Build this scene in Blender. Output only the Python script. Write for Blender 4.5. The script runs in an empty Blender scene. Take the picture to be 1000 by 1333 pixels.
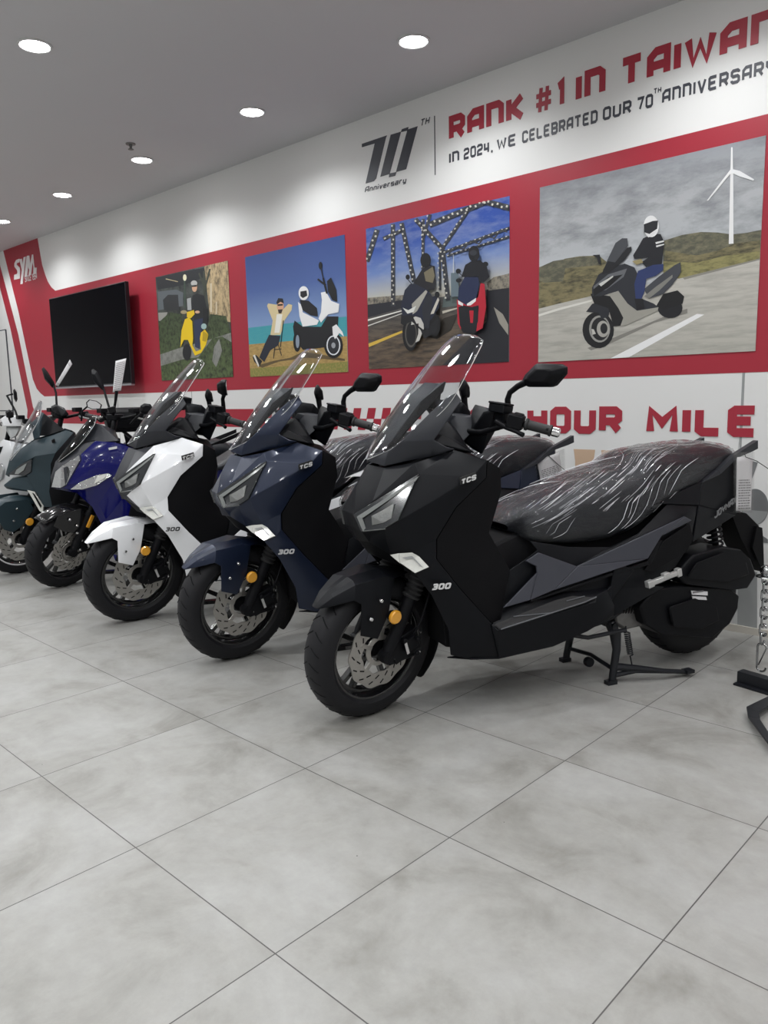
import bpy, bmesh, math, random
from mathutils import Vector, Matrix
random.seed(7)
PI = math.pi
COL = bpy.context.scene.collection
SC = bpy.context.scene

# ------------------------------------------------------------------ materials
def mat(name, col, rough=.5, metal=0., coat=0., spec=.5, noise=None, bump=None, emit=None, trans=0.):
    m = bpy.data.materials.new(name); m.use_nodes = True
    nt = m.node_tree; b = nt.nodes['Principled BSDF']
    b.inputs['Base Color'].default_value = (*col, 1)
    b.inputs['Roughness'].default_value = rough
    b.inputs['Metallic'].default_value = metal
    b.inputs['Coat Weight'].default_value = coat
    b.inputs['Coat Roughness'].default_value = .05
    b.inputs['Specular IOR Level'].default_value = spec
    b.inputs['Transmission Weight'].default_value = trans
    if emit:
        b.inputs['Emission Color'].default_value = (*emit[0], 1)
        b.inputs['Emission Strength'].default_value = emit[1]
    tc = nt.nodes.new('ShaderNodeTexCoord')
    if noise:
        n = nt.nodes.new('ShaderNodeTexNoise'); n.inputs['Scale'].default_value = noise[0]; n.inputs['Detail'].default_value = 5
        nt.links.new(tc.outputs['Object'], n.inputs['Vector'])
        mx = nt.nodes.new('ShaderNodeMix'); mx.data_type = 'RGBA'
        mx.inputs['A'].default_value = (*[c*(1-noise[1]) for c in col], 1)
        mx.inputs['B'].default_value = (*[min(1, c*(1+noise[1])) for c in col], 1)
        nt.links.new(n.outputs['Fac'], mx.inputs['Factor']); nt.links.new(mx.outputs['Result'], b.inputs['Base Color'])
    if bump:
        n = nt.nodes.new('ShaderNodeTexNoise'); n.inputs['Scale'].default_value = bump[0]; n.inputs['Detail'].default_value = 3
        nt.links.new(tc.outputs['Object'], n.inputs['Vector'])
        bp = nt.nodes.new('ShaderNodeBump'); bp.inputs['Strength'].default_value = bump[1]; bp.inputs['Distance'].default_value = .002
        nt.links.new(n.outputs['Fac'], bp.inputs['Height']); nt.links.new(bp.outputs['Normal'], b.inputs['Normal'])
    return m

def h(s):   # srgb hex -> linear
    v = [int(s[i:i+2], 16)/255 for i in (0, 2, 4)]
    return tuple(c/12.92 if c <= .04045 else ((c+.055)/1.055)**2.4 for c in v)

M = {}
M['black'] = mat('matte_black_paint', (.0045, .005, .0068), .42, spec=.16, coat=.0, bump=(900, .05))
M['black2'] = mat('satin_black_plastic', (.004, .0042, .0056), .45, spec=.16, bump=(700, .08))
M['deep'] = mat('textured_black_plastic', (.0035, .0035, .0045), .6, spec=.14, bump=(500, .15))
M['greyp'] = mat('dark_grey_satin_paint', (.040, .042, .054), .40, spec=.4)
M['blue'] = mat('midnight_blue_paint', (.007, .013, .034), .34, metal=.35, coat=.15, noise=(300, .06))
M['white'] = mat('pearl_white_paint', (.80, .81, .83), .25, coat=.8, noise=(200, .01))
M['silverp'] = mat('silver_paint', (.55, .56, .57), .3, metal=.4, coat=.6)
M['cowlgrey'] = mat('matte_charcoal_paint', (.020, .0215, .027), .42, spec=.35)
M['royal'] = mat('royal_blue_gloss_paint', (.001, .002, .085), .20, coat=.3, spec=.25)
M['teal'] = mat('dark_teal_grey_paint', (.020, .036, .045), .38, spec=.35)
M['tyre'] = mat('tyre_rubber', (.008, .008, .010), .6, spec=.3, bump=(60, .12))
M['rim'] = mat('gloss_black_alloy', (.008, .008, .009), .16, coat=.6)
M['disc'] = mat('brushed_brake_steel', (.40, .385, .36), .36, metal=.8, noise=(120, .12))
M['steel'] = mat('bright_steel', (.75, .75, .76), .18, metal=1.)
M['alu'] = mat('cast_aluminium', (.22, .215, .21), .45, metal=.8, noise=(60, .2), bump=(150, .3))
M['amber'] = mat('amber_reflector', (.78, .36, .03), .25, coat=1., noise=(300, .1))
M['lens'] = mat('smoked_headlight_lens', (.018, .020, .023), .12, coat=.6)
M['led'] = mat('light_guide_plastic', (.20, .21, .205), .25, coat=.6)
M['chrome'] = mat('chrome_reflector', (.60, .61, .62), .10, metal=.9, bump=(55, 1.))
M['ball'] = mat('aged_chrome', (.42, .43, .44), .15, metal=1.)
M['signal'] = mat('clear_signal_lens', (.60, .60, .56), .18, coat=1., noise=(140, .12))
M['mirrorg'] = mat('mirror_glass', (.8, .8, .82), .03, metal=1.)
M['rubber'] = mat('grip_rubber', (.014, .014, .015), .6, bump=(400, .4))
M['seat'] = mat('seat_vinyl', (.012, .014, .018), .45, bump=(300, .3))
M['decal'] = mat('silver_badge', (.72, .72, .72), .3, metal=.3)
M['decalb'] = mat('black_badge', (.02, .02, .02), .4)
M['paper'] = mat('printed_paper', (.70, .69, .70), .6, noise=(30, .05))
M['ink'] = mat('grey_ink', (.16, .15, .16), .7)
M['stamp'] = mat('red_ink', (.55, .13, .10), .7)
M['red'] = mat('red_wall_print', (.36, .018, .036), .5)
M['redtxt'] = mat('red_lettering', (.36, .022, .042), .5)
M['dktxt'] = mat('charcoal_lettering', (.040, .043, .056), .5)
M['beige'] = mat('beige_print', (.56, .40, .28), .55)
M['greyprint'] = mat('grey_print', (.30, .31, .31), .5)
M['greyprint2'] = mat('dark_grey_print', (.17, .175, .18), .5)
M['lightprint'] = mat('light_grey_print', (.52, .53, .53), .5)
M['whitetxt'] = mat('white_lettering', (.80, .78, .78), .5)
M['frame'] = mat('powder_coated_steel', (.008, .009, .012), .42, spec=.35)
M['bowl'] = mat('grey_reflector_bowl', (.20, .205, .20), .2, metal=.6, bump=(90, .8))
M['rib'] = mat('grey_mat_edging', (.10, .105, .115), .4)
M['tvblack'] = mat('tv_screen', (.0015, .0015, .003), .07, spec=.05)
M['tvframe'] = mat('tv_bezel', (.02, .02, .025), .35, metal=.3)
M['tvlip'] = mat('tv_silver_lip', (.35, .35, .38), .3, metal=.6)
M['socket'] = mat('switch_plate', (.62, .62, .60), .5)

def glassy(name, tint, gloss_rough=.03, gloss=1., ior=1.5, wr=None):
    m = bpy.data.materials.new(name); m.use_nodes = True; nt = m.node_tree; nt.nodes.clear()
    out = nt.nodes.new('ShaderNodeOutputMaterial'); mx = nt.nodes.new('ShaderNodeMixShader')
    tr = nt.nodes.new('ShaderNodeBsdfTransparent'); tr.inputs['Color'].default_value = (*tint, 1)
    gl = nt.nodes.new('ShaderNodeBsdfGlossy'); gl.inputs['Roughness'].default_value = gloss_rough
    gl.inputs['Color'].default_value = (gloss, gloss, gloss, 1)
    fr = nt.nodes.new('ShaderNodeLayerWeight'); fr.inputs['Blend'].default_value = .5
    pw = nt.nodes.new('ShaderNodeMath'); pw.operation = 'POWER'; pw.inputs[1].default_value = 4.6; nt.links.new(fr.outputs['Facing'], pw.inputs[0])
    f0 = ((ior-1)/(ior+1))**2
    ma = nt.nodes.new('ShaderNodeMath'); ma.operation = 'MULTIPLY_ADD'; ma.inputs[1].default_value = 1-f0; ma.inputs[2].default_value = f0; nt.links.new(pw.outputs[0], ma.inputs[0])
    nt.links.new(ma.outputs[0], mx.inputs['Fac']); nt.links.new(tr.outputs['BSDF'], mx.inputs[1]); nt.links.new(gl.outputs['BSDF'], mx.inputs[2])
    nt.links.new(mx.outputs['Shader'], out.inputs['Surface'])
    if wr:
        tc = nt.nodes.new('ShaderNodeTexCoord'); mp = nt.nodes.new('ShaderNodeMapping')
        mp.inputs['Rotation'].default_value = wr[2]; mp.inputs['Scale'].default_value = wr[1]
        n = nt.nodes.new('ShaderNodeTexNoise'); n.inputs['Scale'].default_value = wr[0]; n.inputs['Detail'].default_value = 4; n.inputs['Distortion'].default_value = .6
        nt.links.new(tc.outputs['Object'], mp.inputs['Vector']); nt.links.new(mp.outputs['Vector'], n.inputs['Vector'])
        bp = nt.nodes.new('ShaderNodeBump'); bp.inputs['Strength'].default_value = 1.; bp.inputs['Distance'].default_value = wr[3]
        nt.links.new(n.outputs['Fac'], bp.inputs['Height'])
        for k in (gl, fr): nt.links.new(bp.outputs['Normal'], k.inputs['Normal'])
    return m
M['screen'] = glassy('clear_windscreen', (.87, .88, .89), .03, 1., 1.5)
M['screend'] = glassy('smoked_windscreen', (.22, .23, .24), .05, .9, 1.5)
M['edge'] = mat('acrylic_edge_glint', (.85, .86, .87), .25, coat=1.)  # whitish colour stands in for light refracted at the screen's rim
M['wrap'] = glassy('clear_plastic_wrap', (.86, .86, .87), .07, .85, 1.38, (7, (1.2, 5, 5), (0, .45, .35), .014))
M['bag'] = glassy('clear_plastic_sleeve', (.9, .9, .9), .1, .9, 1.6, (12, (4, 1, 1), (0, 0, 0), .01))

# ------------------------------------------------------------------ mesh helpers
def finish(name, me, mats, parent=None, smooth=35, bevel=0, solid=0, sub=0, loc=(0, 0, 0)):
    for m in (mats if isinstance(mats, (list, tuple)) else [mats]): me.materials.append(M[m] if isinstance(m, str) else m)
    o = bpy.data.objects.new(name, me); COL.objects.link(o); o.location = loc
    if parent: o.parent = parent
    if smooth:
        me.polygons.foreach_set('use_smooth', [True]*len(me.polygons))
        try: me.set_sharp_from_angle(angle=math.radians(smooth))
        except Exception: pass
    if solid:
        s = o.modifiers.new('solid', 'SOLIDIFY'); s.thickness = abs(solid); s.offset = -1 if solid > 0 else 0
    if sub:
        s = o.modifiers.new('sub', 'SUBSURF'); s.levels = sub; s.render_levels = sub
    if bevel:
        s = o.modifiers.new('bevel', 'BEVEL'); s.width = bevel; s.segments = 2; s.limit_method = 'ANGLE'; s.angle_limit = math.radians(min(28, smooth or 28))
    return o

def bm_mesh(bm, name='m', normals=True):
    if normals: bmesh.ops.recalc_face_normals(bm, faces=bm.faces)
    me = bpy.data.meshes.new(name); bm.to_mesh(me); bm.free(); return me

def xf(bm, mt):
    if mt is not None: bmesh.ops.transform(bm, matrix=mt, verts=bm.verts)

def b_poly(bm, vs, fs, mi=0):
    bv = [bm.verts.new(v) for v in vs]
    for f in fs:
        try:
            fc = bm.faces.new([bv[i] for i in f]); fc.material_index = mi
        except ValueError: pass
    return bv

def b_box(bm, c, s, rot=None, mi=0):
    vs = [Vector((sx*s[0]/2, sy*s[1]/2, sz*s[2]/2)) for sx in (-1, 1) for sy in (-1, 1) for sz in (-1, 1)]
    if rot is not None: vs = [rot @ v for v in vs]
    vs = [v+Vector(c) for v in vs]
    b_poly(bm, vs, [(0, 1, 3, 2), (4, 6, 7, 5), (0, 4, 5, 1), (2, 3, 7, 6), (0, 2, 6, 4), (1, 5, 7, 3)], mi)

def b_hull(bm, pts, mi=0):
    vs = [bm.verts.new(p) for p in pts]
    r = bmesh.ops.convex_hull(bm, input=vs)
    for f in bm.faces:
        if f.material_index == 0 and mi and all(v in vs for v in f.verts): f.material_index = mi
    junk = [g for g in r['geom_interior'] if isinstance(g, bmesh.types.BMVert)]
    if junk: bmesh.ops.delete(bm, geom=junk, context='VERTS')

def b_tube(bm, path, r, n=10, mi=0, caps=True):
    path = [Vector(p) for p in path]
    rs = r if isinstance(r, (list, tuple)) else [r]*len(path)
    rings = []
    ref = None
    for i, p in enumerate(path):
        d = (path[min(i+1, len(path)-1)]-path[max(i-1, 0)]).normalized()
        if ref is None:
            ref = Vector((0, 0, 1)) if abs(d.z) < .9 else Vector((1, 0, 0))
        a = d.cross(ref).normalized(); b = d.cross(a).normalized(); ref = a.cross(d) if a.cross(d).length > 0 else ref
        b = a.cross(d)
        rings.append([bm.verts.new(p+(a*math.cos(2*PI*k/n)+b*math.sin(2*PI*k/n))*rs[i]) for k in range(n)])
    for i in range(len(rings)-1):
        for k in range(n):
            f = bm.faces.new([rings[i][k], rings[i][(k+1) % n], rings[i+1][(k+1) % n], rings[i+1][k]]); f.material_index = mi
    if caps:
        for rg in (rings[0], rings[-1]):
            f = bm.faces.new(rg); f.material_index = mi

def b_lathe_y(bm, prof, c=(0, 0, 0), n=48, mi=0, close=False):
    """prof: list of (radius, y). revolve about the y axis through c"""
    rings = []
    for r, y in prof:
        rings.append([bm.verts.new((c[0]+r*math.cos(2*PI*k/n), c[1]+y, c[2]+r*math.sin(2*PI*k/n))) for k in range(n)])
    pr = list(range(len(rings)))
    pairs = list(zip(pr, pr[1:])) + ([(pr[-1], pr[0])] if close else [])
    for i, j in pairs:
        for k in range(n):
            f = bm.faces.new([rings[i][k], rings[i][(k+1) % n], rings[j][(k+1) % n], rings[j][k]]); f.material_index = mi

def b_lathe(bm, prof, base, axis, n=20, mi=0):
    base = Vector(base); ax = Vector(axis).normalized()
    a = ax.orthogonal().normalized(); b = ax.cross(a)
    rings = []
    for r, t in prof:
        rings.append([bm.verts.new(base+ax*t+(a*math.cos(2*PI*k/n)+b*math.sin(2*PI*k/n))*max(r, 1e-4)) for k in range(n)])
    for i in range(len(rings)-1):
        for k in range(n):
            f = bm.faces.new([rings[i][k], rings[i][(k+1) % n], rings[i+1][(k+1) % n], rings[i+1][k]]); f.material_index = mi
    bm.faces.new(rings[0]).material_index = mi; bm.faces.new(rings[-1]).material_index = mi

def mirp(pts): return [tuple(p) for p in pts]+[(p[0], -p[1], p[2]) for p in pts]

def hullpart(name, ptsets, m, parent, mirror=False, bevel=.006, mt=None, smooth=35):
    """ptsets: list of point lists; each becomes one convex solid of the same part"""
    me_bm = bmesh.new()
    for pts in ptsets:
        t = bmesh.new(); b_hull(t, mirp(pts) if mirror == 'join' else pts)
        tm = bpy.data.meshes.new('t'); t.to_mesh(tm); t.free(); me_bm.from_mesh(tm)
        if mirror == 'two':
            t = bmesh.new(); b_hull(t, [(p[0], -p[1], p[2]) for p in pts])
            tm = bpy.data.meshes.new('t'); t.to_mesh(tm); t.free(); me_bm.from_mesh(tm)
    xf(me_bm, mt)
    return finish(name, bm_mesh(me_bm), m, parent, smooth, bevel)

def facepart(name, V, faces, mats, parent, mirror=True, bevel=.005, solid=.006, mt=None, smooth=35, weld=.0015, sub=0):
    """V dict of points; faces list of (mi, 'a b c d') control faces, mirrored about y=0"""
    bm = bmesh.new()
    for s in ((1, -1) if mirror else (1,)):
        vv = {}
        for mi, f in faces:
            ks = f.split()
            for k in ks:
                if k not in vv: vv[k] = bm.verts.new((V[k][0], V[k][1]*s, V[k][2]))
            try:
                fc = bm.faces.new([vv[k] for k in ks]); fc.material_index = mi
            except ValueError: pass
    bmesh.ops.remove_doubles(bm, verts=bm.verts, dist=weld)
    bmesh.ops.recalc_face_normals(bm, faces=bm.faces)
    # make normals point away from the centre of the shell
    c = sum((v.co for v in bm.verts), Vector())/len(bm.verts)
    sc = sum((f.calc_center_median()-c).dot(f.normal)*f.calc_area() for f in bm.faces)
    if sc < 0: bmesh.ops.reverse_faces(bm, faces=bm.faces)
    xf(bm, mt)
    return finish(name, bm_mesh(bm, normals=False), mats, parent, smooth, bevel, solid, sub)

def slab(name, pts, m, parent, depth=.004, bevel=0, mt=None, direction=None, smooth=35, mi_sets=None):
    """flat polygon(s) given a little real thickness. pts: one polygon or list of polygons"""
    polys = pts if isinstance(pts[0][0], (tuple, list, Vector)) else [pts]
    bm = bmesh.new()
    for n_, pg in enumerate(polys):
        pg = [Vector(p) for p in pg]
        nrm = Vector()
        for i in range(len(pg)):
            a, b = pg[i], pg[(i+1) % len(pg)]
            nrm += a.cross(b)
        nrm.normalize()
        d = Vector(direction) if direction else nrm
        if not direction and nrm.y > 0: d = -nrm
        v1 = [bm.verts.new(p+d*depth/2) for p in pg]; v0 = [bm.verts.new(p-d*depth/2) for p in pg]
        mi = mi_sets[n_] if mi_sets else 0
        bm.faces.new(v1).material_index = mi; bm.faces.new(v0[::-1]).material_index = mi
        for i in range(len(pg)):
            j = (i+1) % len(pg); bm.faces.new([v1[i], v0[i], v0[j], v1[j]]).material_index = mi
    xf(bm, mt)
    return finish(name, bm_mesh(bm), m, parent, smooth, bevel)

def empty(name, loc, rz, label, cat, group=None):
    o = bpy.data.objects.new(name, None); COL.objects.link(o); o.location = loc; o.rotation_euler = (0, 0, rz)
    o.empty_display_size = .2
    tag(o, label, cat, group); return o
def tag(o, label, cat, group=None):
    o['label'] = label; o['category'] = cat
    if group: o['group'] = group
    return o
def struct(o): o['kind'] = 'structure'; return o

# ------------------------------------------------------------------ lettering
c_ = .9
GL = {
 'A': [[(0, 0), (0, 4.6), (1.4, 6), (4, 6), (4, 0)], [(0, 2.4), (4, 2.4)]],
 'B': [[(0, 0), (0, 6), (3.2, 6), (4, 5.2), (4, 3.9), (3.3, 3.1), (0, 3.1)], [(3.3, 3.1), (4, 2.4), (4, .8), (3.2, 0), (0, 0)]],
 'C': [[(4, 4.4), (4, 5.2), (3.2, 6), (.8, 6), (0, 5.2), (0, .8), (.8, 0), (3.2, 0), (4, .8), (4, 1.6)]],
 'D': [[(0, 0), (0, 6), (3, 6), (4, 5), (4, 1), (3, 0), (0, 0)]],
 'E': [[(4, 6), (.6, 6), (0, 5.4), (0, .6), (.6, 0), (4, 0)], [(0, 3.1), (3.4, 3.1)]],
 'H': [[(0, 0), (0, 6)], [(4, 0), (4, 6)], [(0, 3), (4, 3)]],
 'I': [[(0, 0), (0, 6)]],
 'J': [[(4, 6), (4, .8), (3.2, 0), (.8, 0), (0, .8), (0, 1.8)]],
 'K': [[(0, 0), (0, 6)], [(3.9, 6), (.9, 3.1), (4, 0)]],
 'L': [[(0, 6), (0, .7), (.7, 0), (3.8, 0)]],
 'M': [[(0, 0), (0, 6), (2.5, 2.4), (5, 6), (5, 0)]],
 'N': [[(0, 0), (0, 6), (3.1, 6), (4, 5.1), (4, 0)]],
 'O': [[(.8, 0), (0, .8), (0, 5.2), (.8, 6), (3.2, 6), (4, 5.2), (4, .8), (3.2, 0), (.8, 0)]],
 'R': [[(0, 0), (0, 6), (3.2, 6), (4, 5.2), (4, 3.5), (3.2, 2.7), (0, 2.7)], [(2.2, 2.7), (4, 0)]],
 'S': [[(4, 4.8), (4, 5.3), (3.3, 6), (.7, 6), (0, 5.3), (0, 3.8), (.7, 3.1), (3.3, 3.1), (4, 2.4), (4, .7), (3.3, 0), (.7, 0), (0, .7), (0, 1.2)]],
 'T': [[(-.2, 6), (4.2, 6)], [(2, 6), (2, 0)]],
 'U': [[(0, 6), (0, .8), (.8, 0), (3.2, 0), (4, .8), (4, 6)]],
 'V': [[(0, 6), (1.9, 0), (2.1, 0), (4, 6)]],
 'W': [[(0, 6), (1.2, 0), (2.7, 4.6), (4.2, 0), (5.4, 6)]],
 'X': [[(0, 6), (4, 0)], [(0, 0), (4, 6)]],
 'Y': [[(0, 6), (0, 3.6), (.8, 2.8), (3.2, 2.8), (4, 3.6), (4, 6)], [(2, 2.8), (2, 0)]],
 '#': [[(1.1, 0), (1.5, 6)], [(3.1, 0), (3.5, 6)], [(0, 4.1), (4.6, 4.1)], [(0, 1.9), (4.6, 1.9)]],
 '0': [[(.8, 0), (0, .8), (0, 5.2), (.8, 6), (3.2, 6), (4, 5.2), (4, .8), (3.2, 0), (.8, 0)]],
 '1': [[(0, 5.2), (1.4, 6), (1.4, 0)]],
 '2': [[(0, 4.8), (0, 5.3), (.7, 6), (3.3, 6), (4, 5.3), (4, 3.8), (3.3, 3.1), (.7, 2.7), (0, 2), (0, 0), (4, 0)]],
 '3': [[(0, 6), (3.3, 6), (4, 5.3), (4, 3.8), (3.3, 3.1), (1, 3.1)], [(3.3, 3.1), (4, 2.4), (4, .7), (3.3, 0), (0, 0)]],
 '4': [[(0, 6), (0, 2.3), (4, 2.3)], [(3.3, 6), (3.3, 0)]],
 '5': [[(4, 6), (0, 6), (0, 3.3), (3.3, 3.3), (4, 2.6), (4, .7), (3.3, 0), (0, 0)]],
 '7': [[(0, 6), (4, 6), (1.7, 0)]],
 '9': [[(4, 2.9), (.7, 2.9), (0, 3.5), (0, 5.3), (.7, 6), (3.3, 6), (4, 5.3), (4, .7), (3.3, 0), (.4, 0)]],
 ',': [[(.5, .4), (0, -1.1)]],
 'n': [[(0, 0), (0, 4)], [(0, 4), (2.4, 4), (3, 3.4), (3, 0)]],
 'i': [[(0, 0), (0, 4)], [(0, 5.2), (0, 6)]],
 'v': [[(0, 4), (1.4, 0), (1.6, 0), (3, 4)]],
 'e': [[(0, 2), (3, 2), (3, 3.4), (2.4, 4), (.6, 4), (0, 3.4), (0, .6), (.6, 0), (3, 0)]],
 'r': [[(0, 0), (0, 4)], [(0, 4), (2.2, 4)]],
 's': [[(3, 4), (0, 4), (0, 2), (3, 2), (3, 0), (0, 0)]],
 'a': [[(0, 4), (3, 4), (3, 0), (0, 0), (0, 2), (3, 2)]],
 'y': [[(0, 4), (0, .8), (.6, .3), (3, .3)], [(3, 4), (3, -1.2), (.4, -1.2)]],
}
def stroke_polys(pl, w, slant=0.):
    """thick polyline -> quads with mitred joints"""
    out = []
    n = len(pl); closed = pl[0] == pl[-1]
    P_ = [Vector(p) for p in pl]
    def nrm(a, b):
        d = (b-a).normalized(); return Vector((-d.y, d.x))
    L = []
    for i, p in enumerate(P_):
        a = nrm(P_[i-1], p) if i > 0 else (nrm(P_[-2], P_[-1]) if closed else None)
        b = nrm(p, P_[i+1]) if i < n-1 else (nrm(P_[0], P_[1]) if closed else None)
        if a is None: m = b
        elif b is None: m = a
        else:
            m = (a+b)
            m = m/max(.66, m.dot(a)) if m.length > 1e-6 else a
        L.append(m*w/2)
    for i in range(n-1):
        out.append([P_[i]+L[i], P_[i]-L[i], P_[i+1]-L[i+1], P_[i+1]+L[i+1]])
    return out
def text_polys(s, width=None, height=1., w=1.3, gap=1.5, slant=0., space=3.2):
    x = 0.; res = []
    for ch in s:
        if ch == ' ': x += space; continue
        g = GL[ch]; mx = max(p[0] for l in g for p in l)
        for l in g:
            q = [(min(max(a, -.3), 9), b*(6-w)/6+w/2) for a, b in l]
            for pg in stroke_polys(q, w): res.append([(p.x+x+w/2, p.y) for p in pg])
        x += mx+w+gap
    tot = x-gap; sy = height/6.; sx = (width/tot) if width else sy
    return [[(px*sx+slant*py*sy, py*sy) for px, py in pg] for pg in res], tot*sx
def flat_text(name, s, origin, u, v, n, mats, parent, width=None, height=.1, w=1.3, gap=1.5, slant=0., depth=.0015, space=3.2, polys=None):
    if polys is None: polys, tw = text_polys(s, width, height, w, gap, slant, space)
    origin, u, v, n = Vector(origin), Vector(u).normalized(), Vector(v).normalized(), Vector(n).normalized()
    bm = bmesh.new()
    for qi, pg in enumerate(polys):
        dd = depth+.00003*(qi % 40)
        a = [bm.verts.new(origin+u*x+v*y+n*dd) for x, y in pg]; b = [bm.verts.new(origin+u*x+v*y) for x, y in pg]
        try:
            bm.faces.new(a)
            for i in range(len(pg)):
                j = (i+1) % len(pg); bm.faces.new([a[i], b[i], b[j], a[j]])
        except ValueError: pass
    return finish(name, bm_mesh(bm), mats, parent, 0)

# ------------------------------------------------------------------ steering
RAKE = math.radians(26); QP = Vector((.034, 0, .265)); AX = Vector((math.sin(RAKE), 0, math.cos(RAKE)))
def steer(deg):
    return Matrix.Translation(QP) @ Matrix.Rotation(math.radians(deg), 4, AX) @ Matrix.Translation(-QP)
S20 = steer(20)

# ------------------------------------------------------------------ wheels
def wheel(root, prefix, c, mt=None, R=.265, tw=.060, rimr=.196, disc=True, spokes=5, discr=.142, stripe=False, side=-1, petal=False):
    c = Vector(c)
    bm = bmesh.new()
    prof = []
    for k in range(15):
        a = PI*k/14
        prof.append((R-.068+.068*math.sin(a)**.62, -tw*math.cos(a)**1 if True else 0))
    prof = [(rimr-.004, -tw*.72)]+[(r, y if abs(y) < tw*.98 else y*.96) for r, y in prof]+[(rimr-.004, tw*.72)]
    b_lathe_y(bm, prof, c, 72)
    # tread grooves: slanted bars proud of nothing, cut as dark sipes on the shoulder
    xf(bm, mt); t = finish(prefix+'tyre', bm_mesh(bm), 'tyre', root, 40)
    bm = bmesh.new()
    for k in range(30):
        a = 2*PI*k/30
        for s in (-1, 1):
            pts = []
            for q in range(4):
                f = q/3; aa = a+s*.0+.10*f; y = s*(tw*.12+tw*.62*f)
                rr = R-.068+.068*math.sin(math.acos(max(-1, min(1, -y/tw))))**.62+.0004
                pts.append((c.x+rr*math.cos(aa), c.y+y, c.z+rr*math.sin(aa)))
            b_tube(bm, pts, .0022, 4)
    xf(bm, mt); finish('tread_groove', bm_mesh(bm), 'deep', t, 0)['kind'] = 'stuff'
    bm = bmesh.new()
    b_lathe_y(bm, [(rimr, -tw*.75), (rimr+.002, -tw*.80), (rimr-.008, -tw*.78), (rimr-.016, -tw*.5), (rimr-.022, 0), (rimr-.016, tw*.5), (rimr-.008, tw*.78), (rimr+.002, tw*.8), (rimr, tw*.75)], c, 72)
    b_lathe_y(bm, [(rimr-.004, -.02), (rimr-.028, -.02), (rimr-.028, .02), (rimr-.004, .02)], c, 64)
    b_lathe_y(bm, [(.001, -.045), (.035, -.045), (.042, -.03), (.045, .03), (.035, .045), (.001, .045)], c, 32)
    for k in range(spokes):
        for da in (-.17, .17):
            a0 = 2*PI*k/spokes+.3; a1 = a0+da
            p0 = Vector((c.x+.03*math.cos(a0), c.y, c.z+.03*math.sin(a0))); p1 = Vector((c.x+(rimr-.02)*math.cos(a1), c.y, c.z+(rimr-.02)*math.sin(a1)))
            d = p1-p0; rot = Matrix.Rotation(-math.atan2(d.z, d.x), 3, 'Y')
            b_box(bm, (p0+p1)/2, (d.length, .026, .017), rot)
    xf(bm, mt); r_ = finish(prefix+'rim', bm_mesh(bm), 'rim', root, 35, .002)
    if stripe:
        bm = bmesh.new()
        b_lathe_y(bm, [(rimr+.001, side*tw*.80), (rimr+.001, side*tw*.84), (rimr-.012, side*tw*.84), (rimr-.012, side*tw*.80)], c, 72, close=True)
        xf(bm, mt); finish('rim_stripe', bm_mesh(bm), 'paper', r_, 0)
    if disc:
        y = c.y+side*.062
        bm = bmesh.new(); n = 120; rings = []
        for (yy, inner) in ((y-.0022, 0), (y-.0022, 1), (y+.0022, 1), (y+.0022, 0)):
            rg = []
            for k in range(n):
                a = 2*PI*k/n
                ro = discr+.0035*math.cos(10*a) if not petal else discr+.004*max(-1, min(1, 3*math.cos(12*a)))
                rr = (discr*.60+.003*math.cos(10*a)) if inner else ro
                rg.append(bm.verts.new((c.x+rr*math.cos(a), yy, c.z+rr*math.sin(a))))
            rings.append(rg)
        for i in range(4):
            for k in range(n):
                bm.faces.new([rings[i][k], rings[i][(k+1) % n], rings[(i+1) % 4][(k+1) % n], rings[(i+1) % 4][k]])
        # slots right through the rotor, shown by their dark walls
        for k in range(15):
            a = 2*PI*k/15
            for rr, da, ln in ((discr*.72, 0, .020), (discr*.88, .2, .020)):
                p = Vector((c.x+rr*math.cos(a+da), y, c.z+rr*math.sin(a+da)))
                b_box(bm, p, (ln, .0056, .0048), Matrix.Rotation(-(a+da)+.9, 3, 'Y'), 1)
        xf(bm, mt); d_ = finish('front_brake_disc' if prefix == 'front_' else 'rear_brake_disc', bm_mesh(bm), ['disc', 'deep'], root, 30)
        bm = bmesh.new()
        b_lathe_y(bm, [(discr*.42, side*.052), (discr*.42, side*.058), (discr*.30, side*.060), (discr*.30, side*.050)], c, 40, close=True)
        for k in range(5):
            a = 2*PI*k/5+.2
            p = Vector((c.x+discr*.5*math.cos(a), c.y+side*.058, c.z+discr*.5*math.sin(a)))
            b_box(bm, p, (discr*.42, .005, .016), Matrix.Rotation(-a, 3, 'Y'))
            b_lathe(bm, [(.006, 0), (.006, .006)], (c.x+discr*.64*math.cos(a), c.y+side*.060, c.z+discr*.64*math.sin(a)), (0, side, 0), 10)
        xf(bm, mt); finish('disc_carrier', bm_mesh(bm), 'disc' if not petal else 'disc', d_, 30)
        if petal:
            bm = bmesh.new()
            b_lathe_y(bm, [(discr*.55, side*.064), (discr*.55, side*.067), (discr*.40, side*.067), (discr*.40, side*.064)], c, 60, close=True)
            for k in range(36):
                a = 2*PI*k/36
                b_box(bm, (c.x+discr*.475*math.cos(a), c.y+side*.067, c.z+discr*.475*math.sin(a)), (discr*.09, .0014, .004), Matrix.Rotation(-a, 3, 'Y'), 1)
            xf(bm, mt); finish('sensor_ring', bm_mesh(bm), ['disc', 'deep'], d_, 0)
    return t

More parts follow.
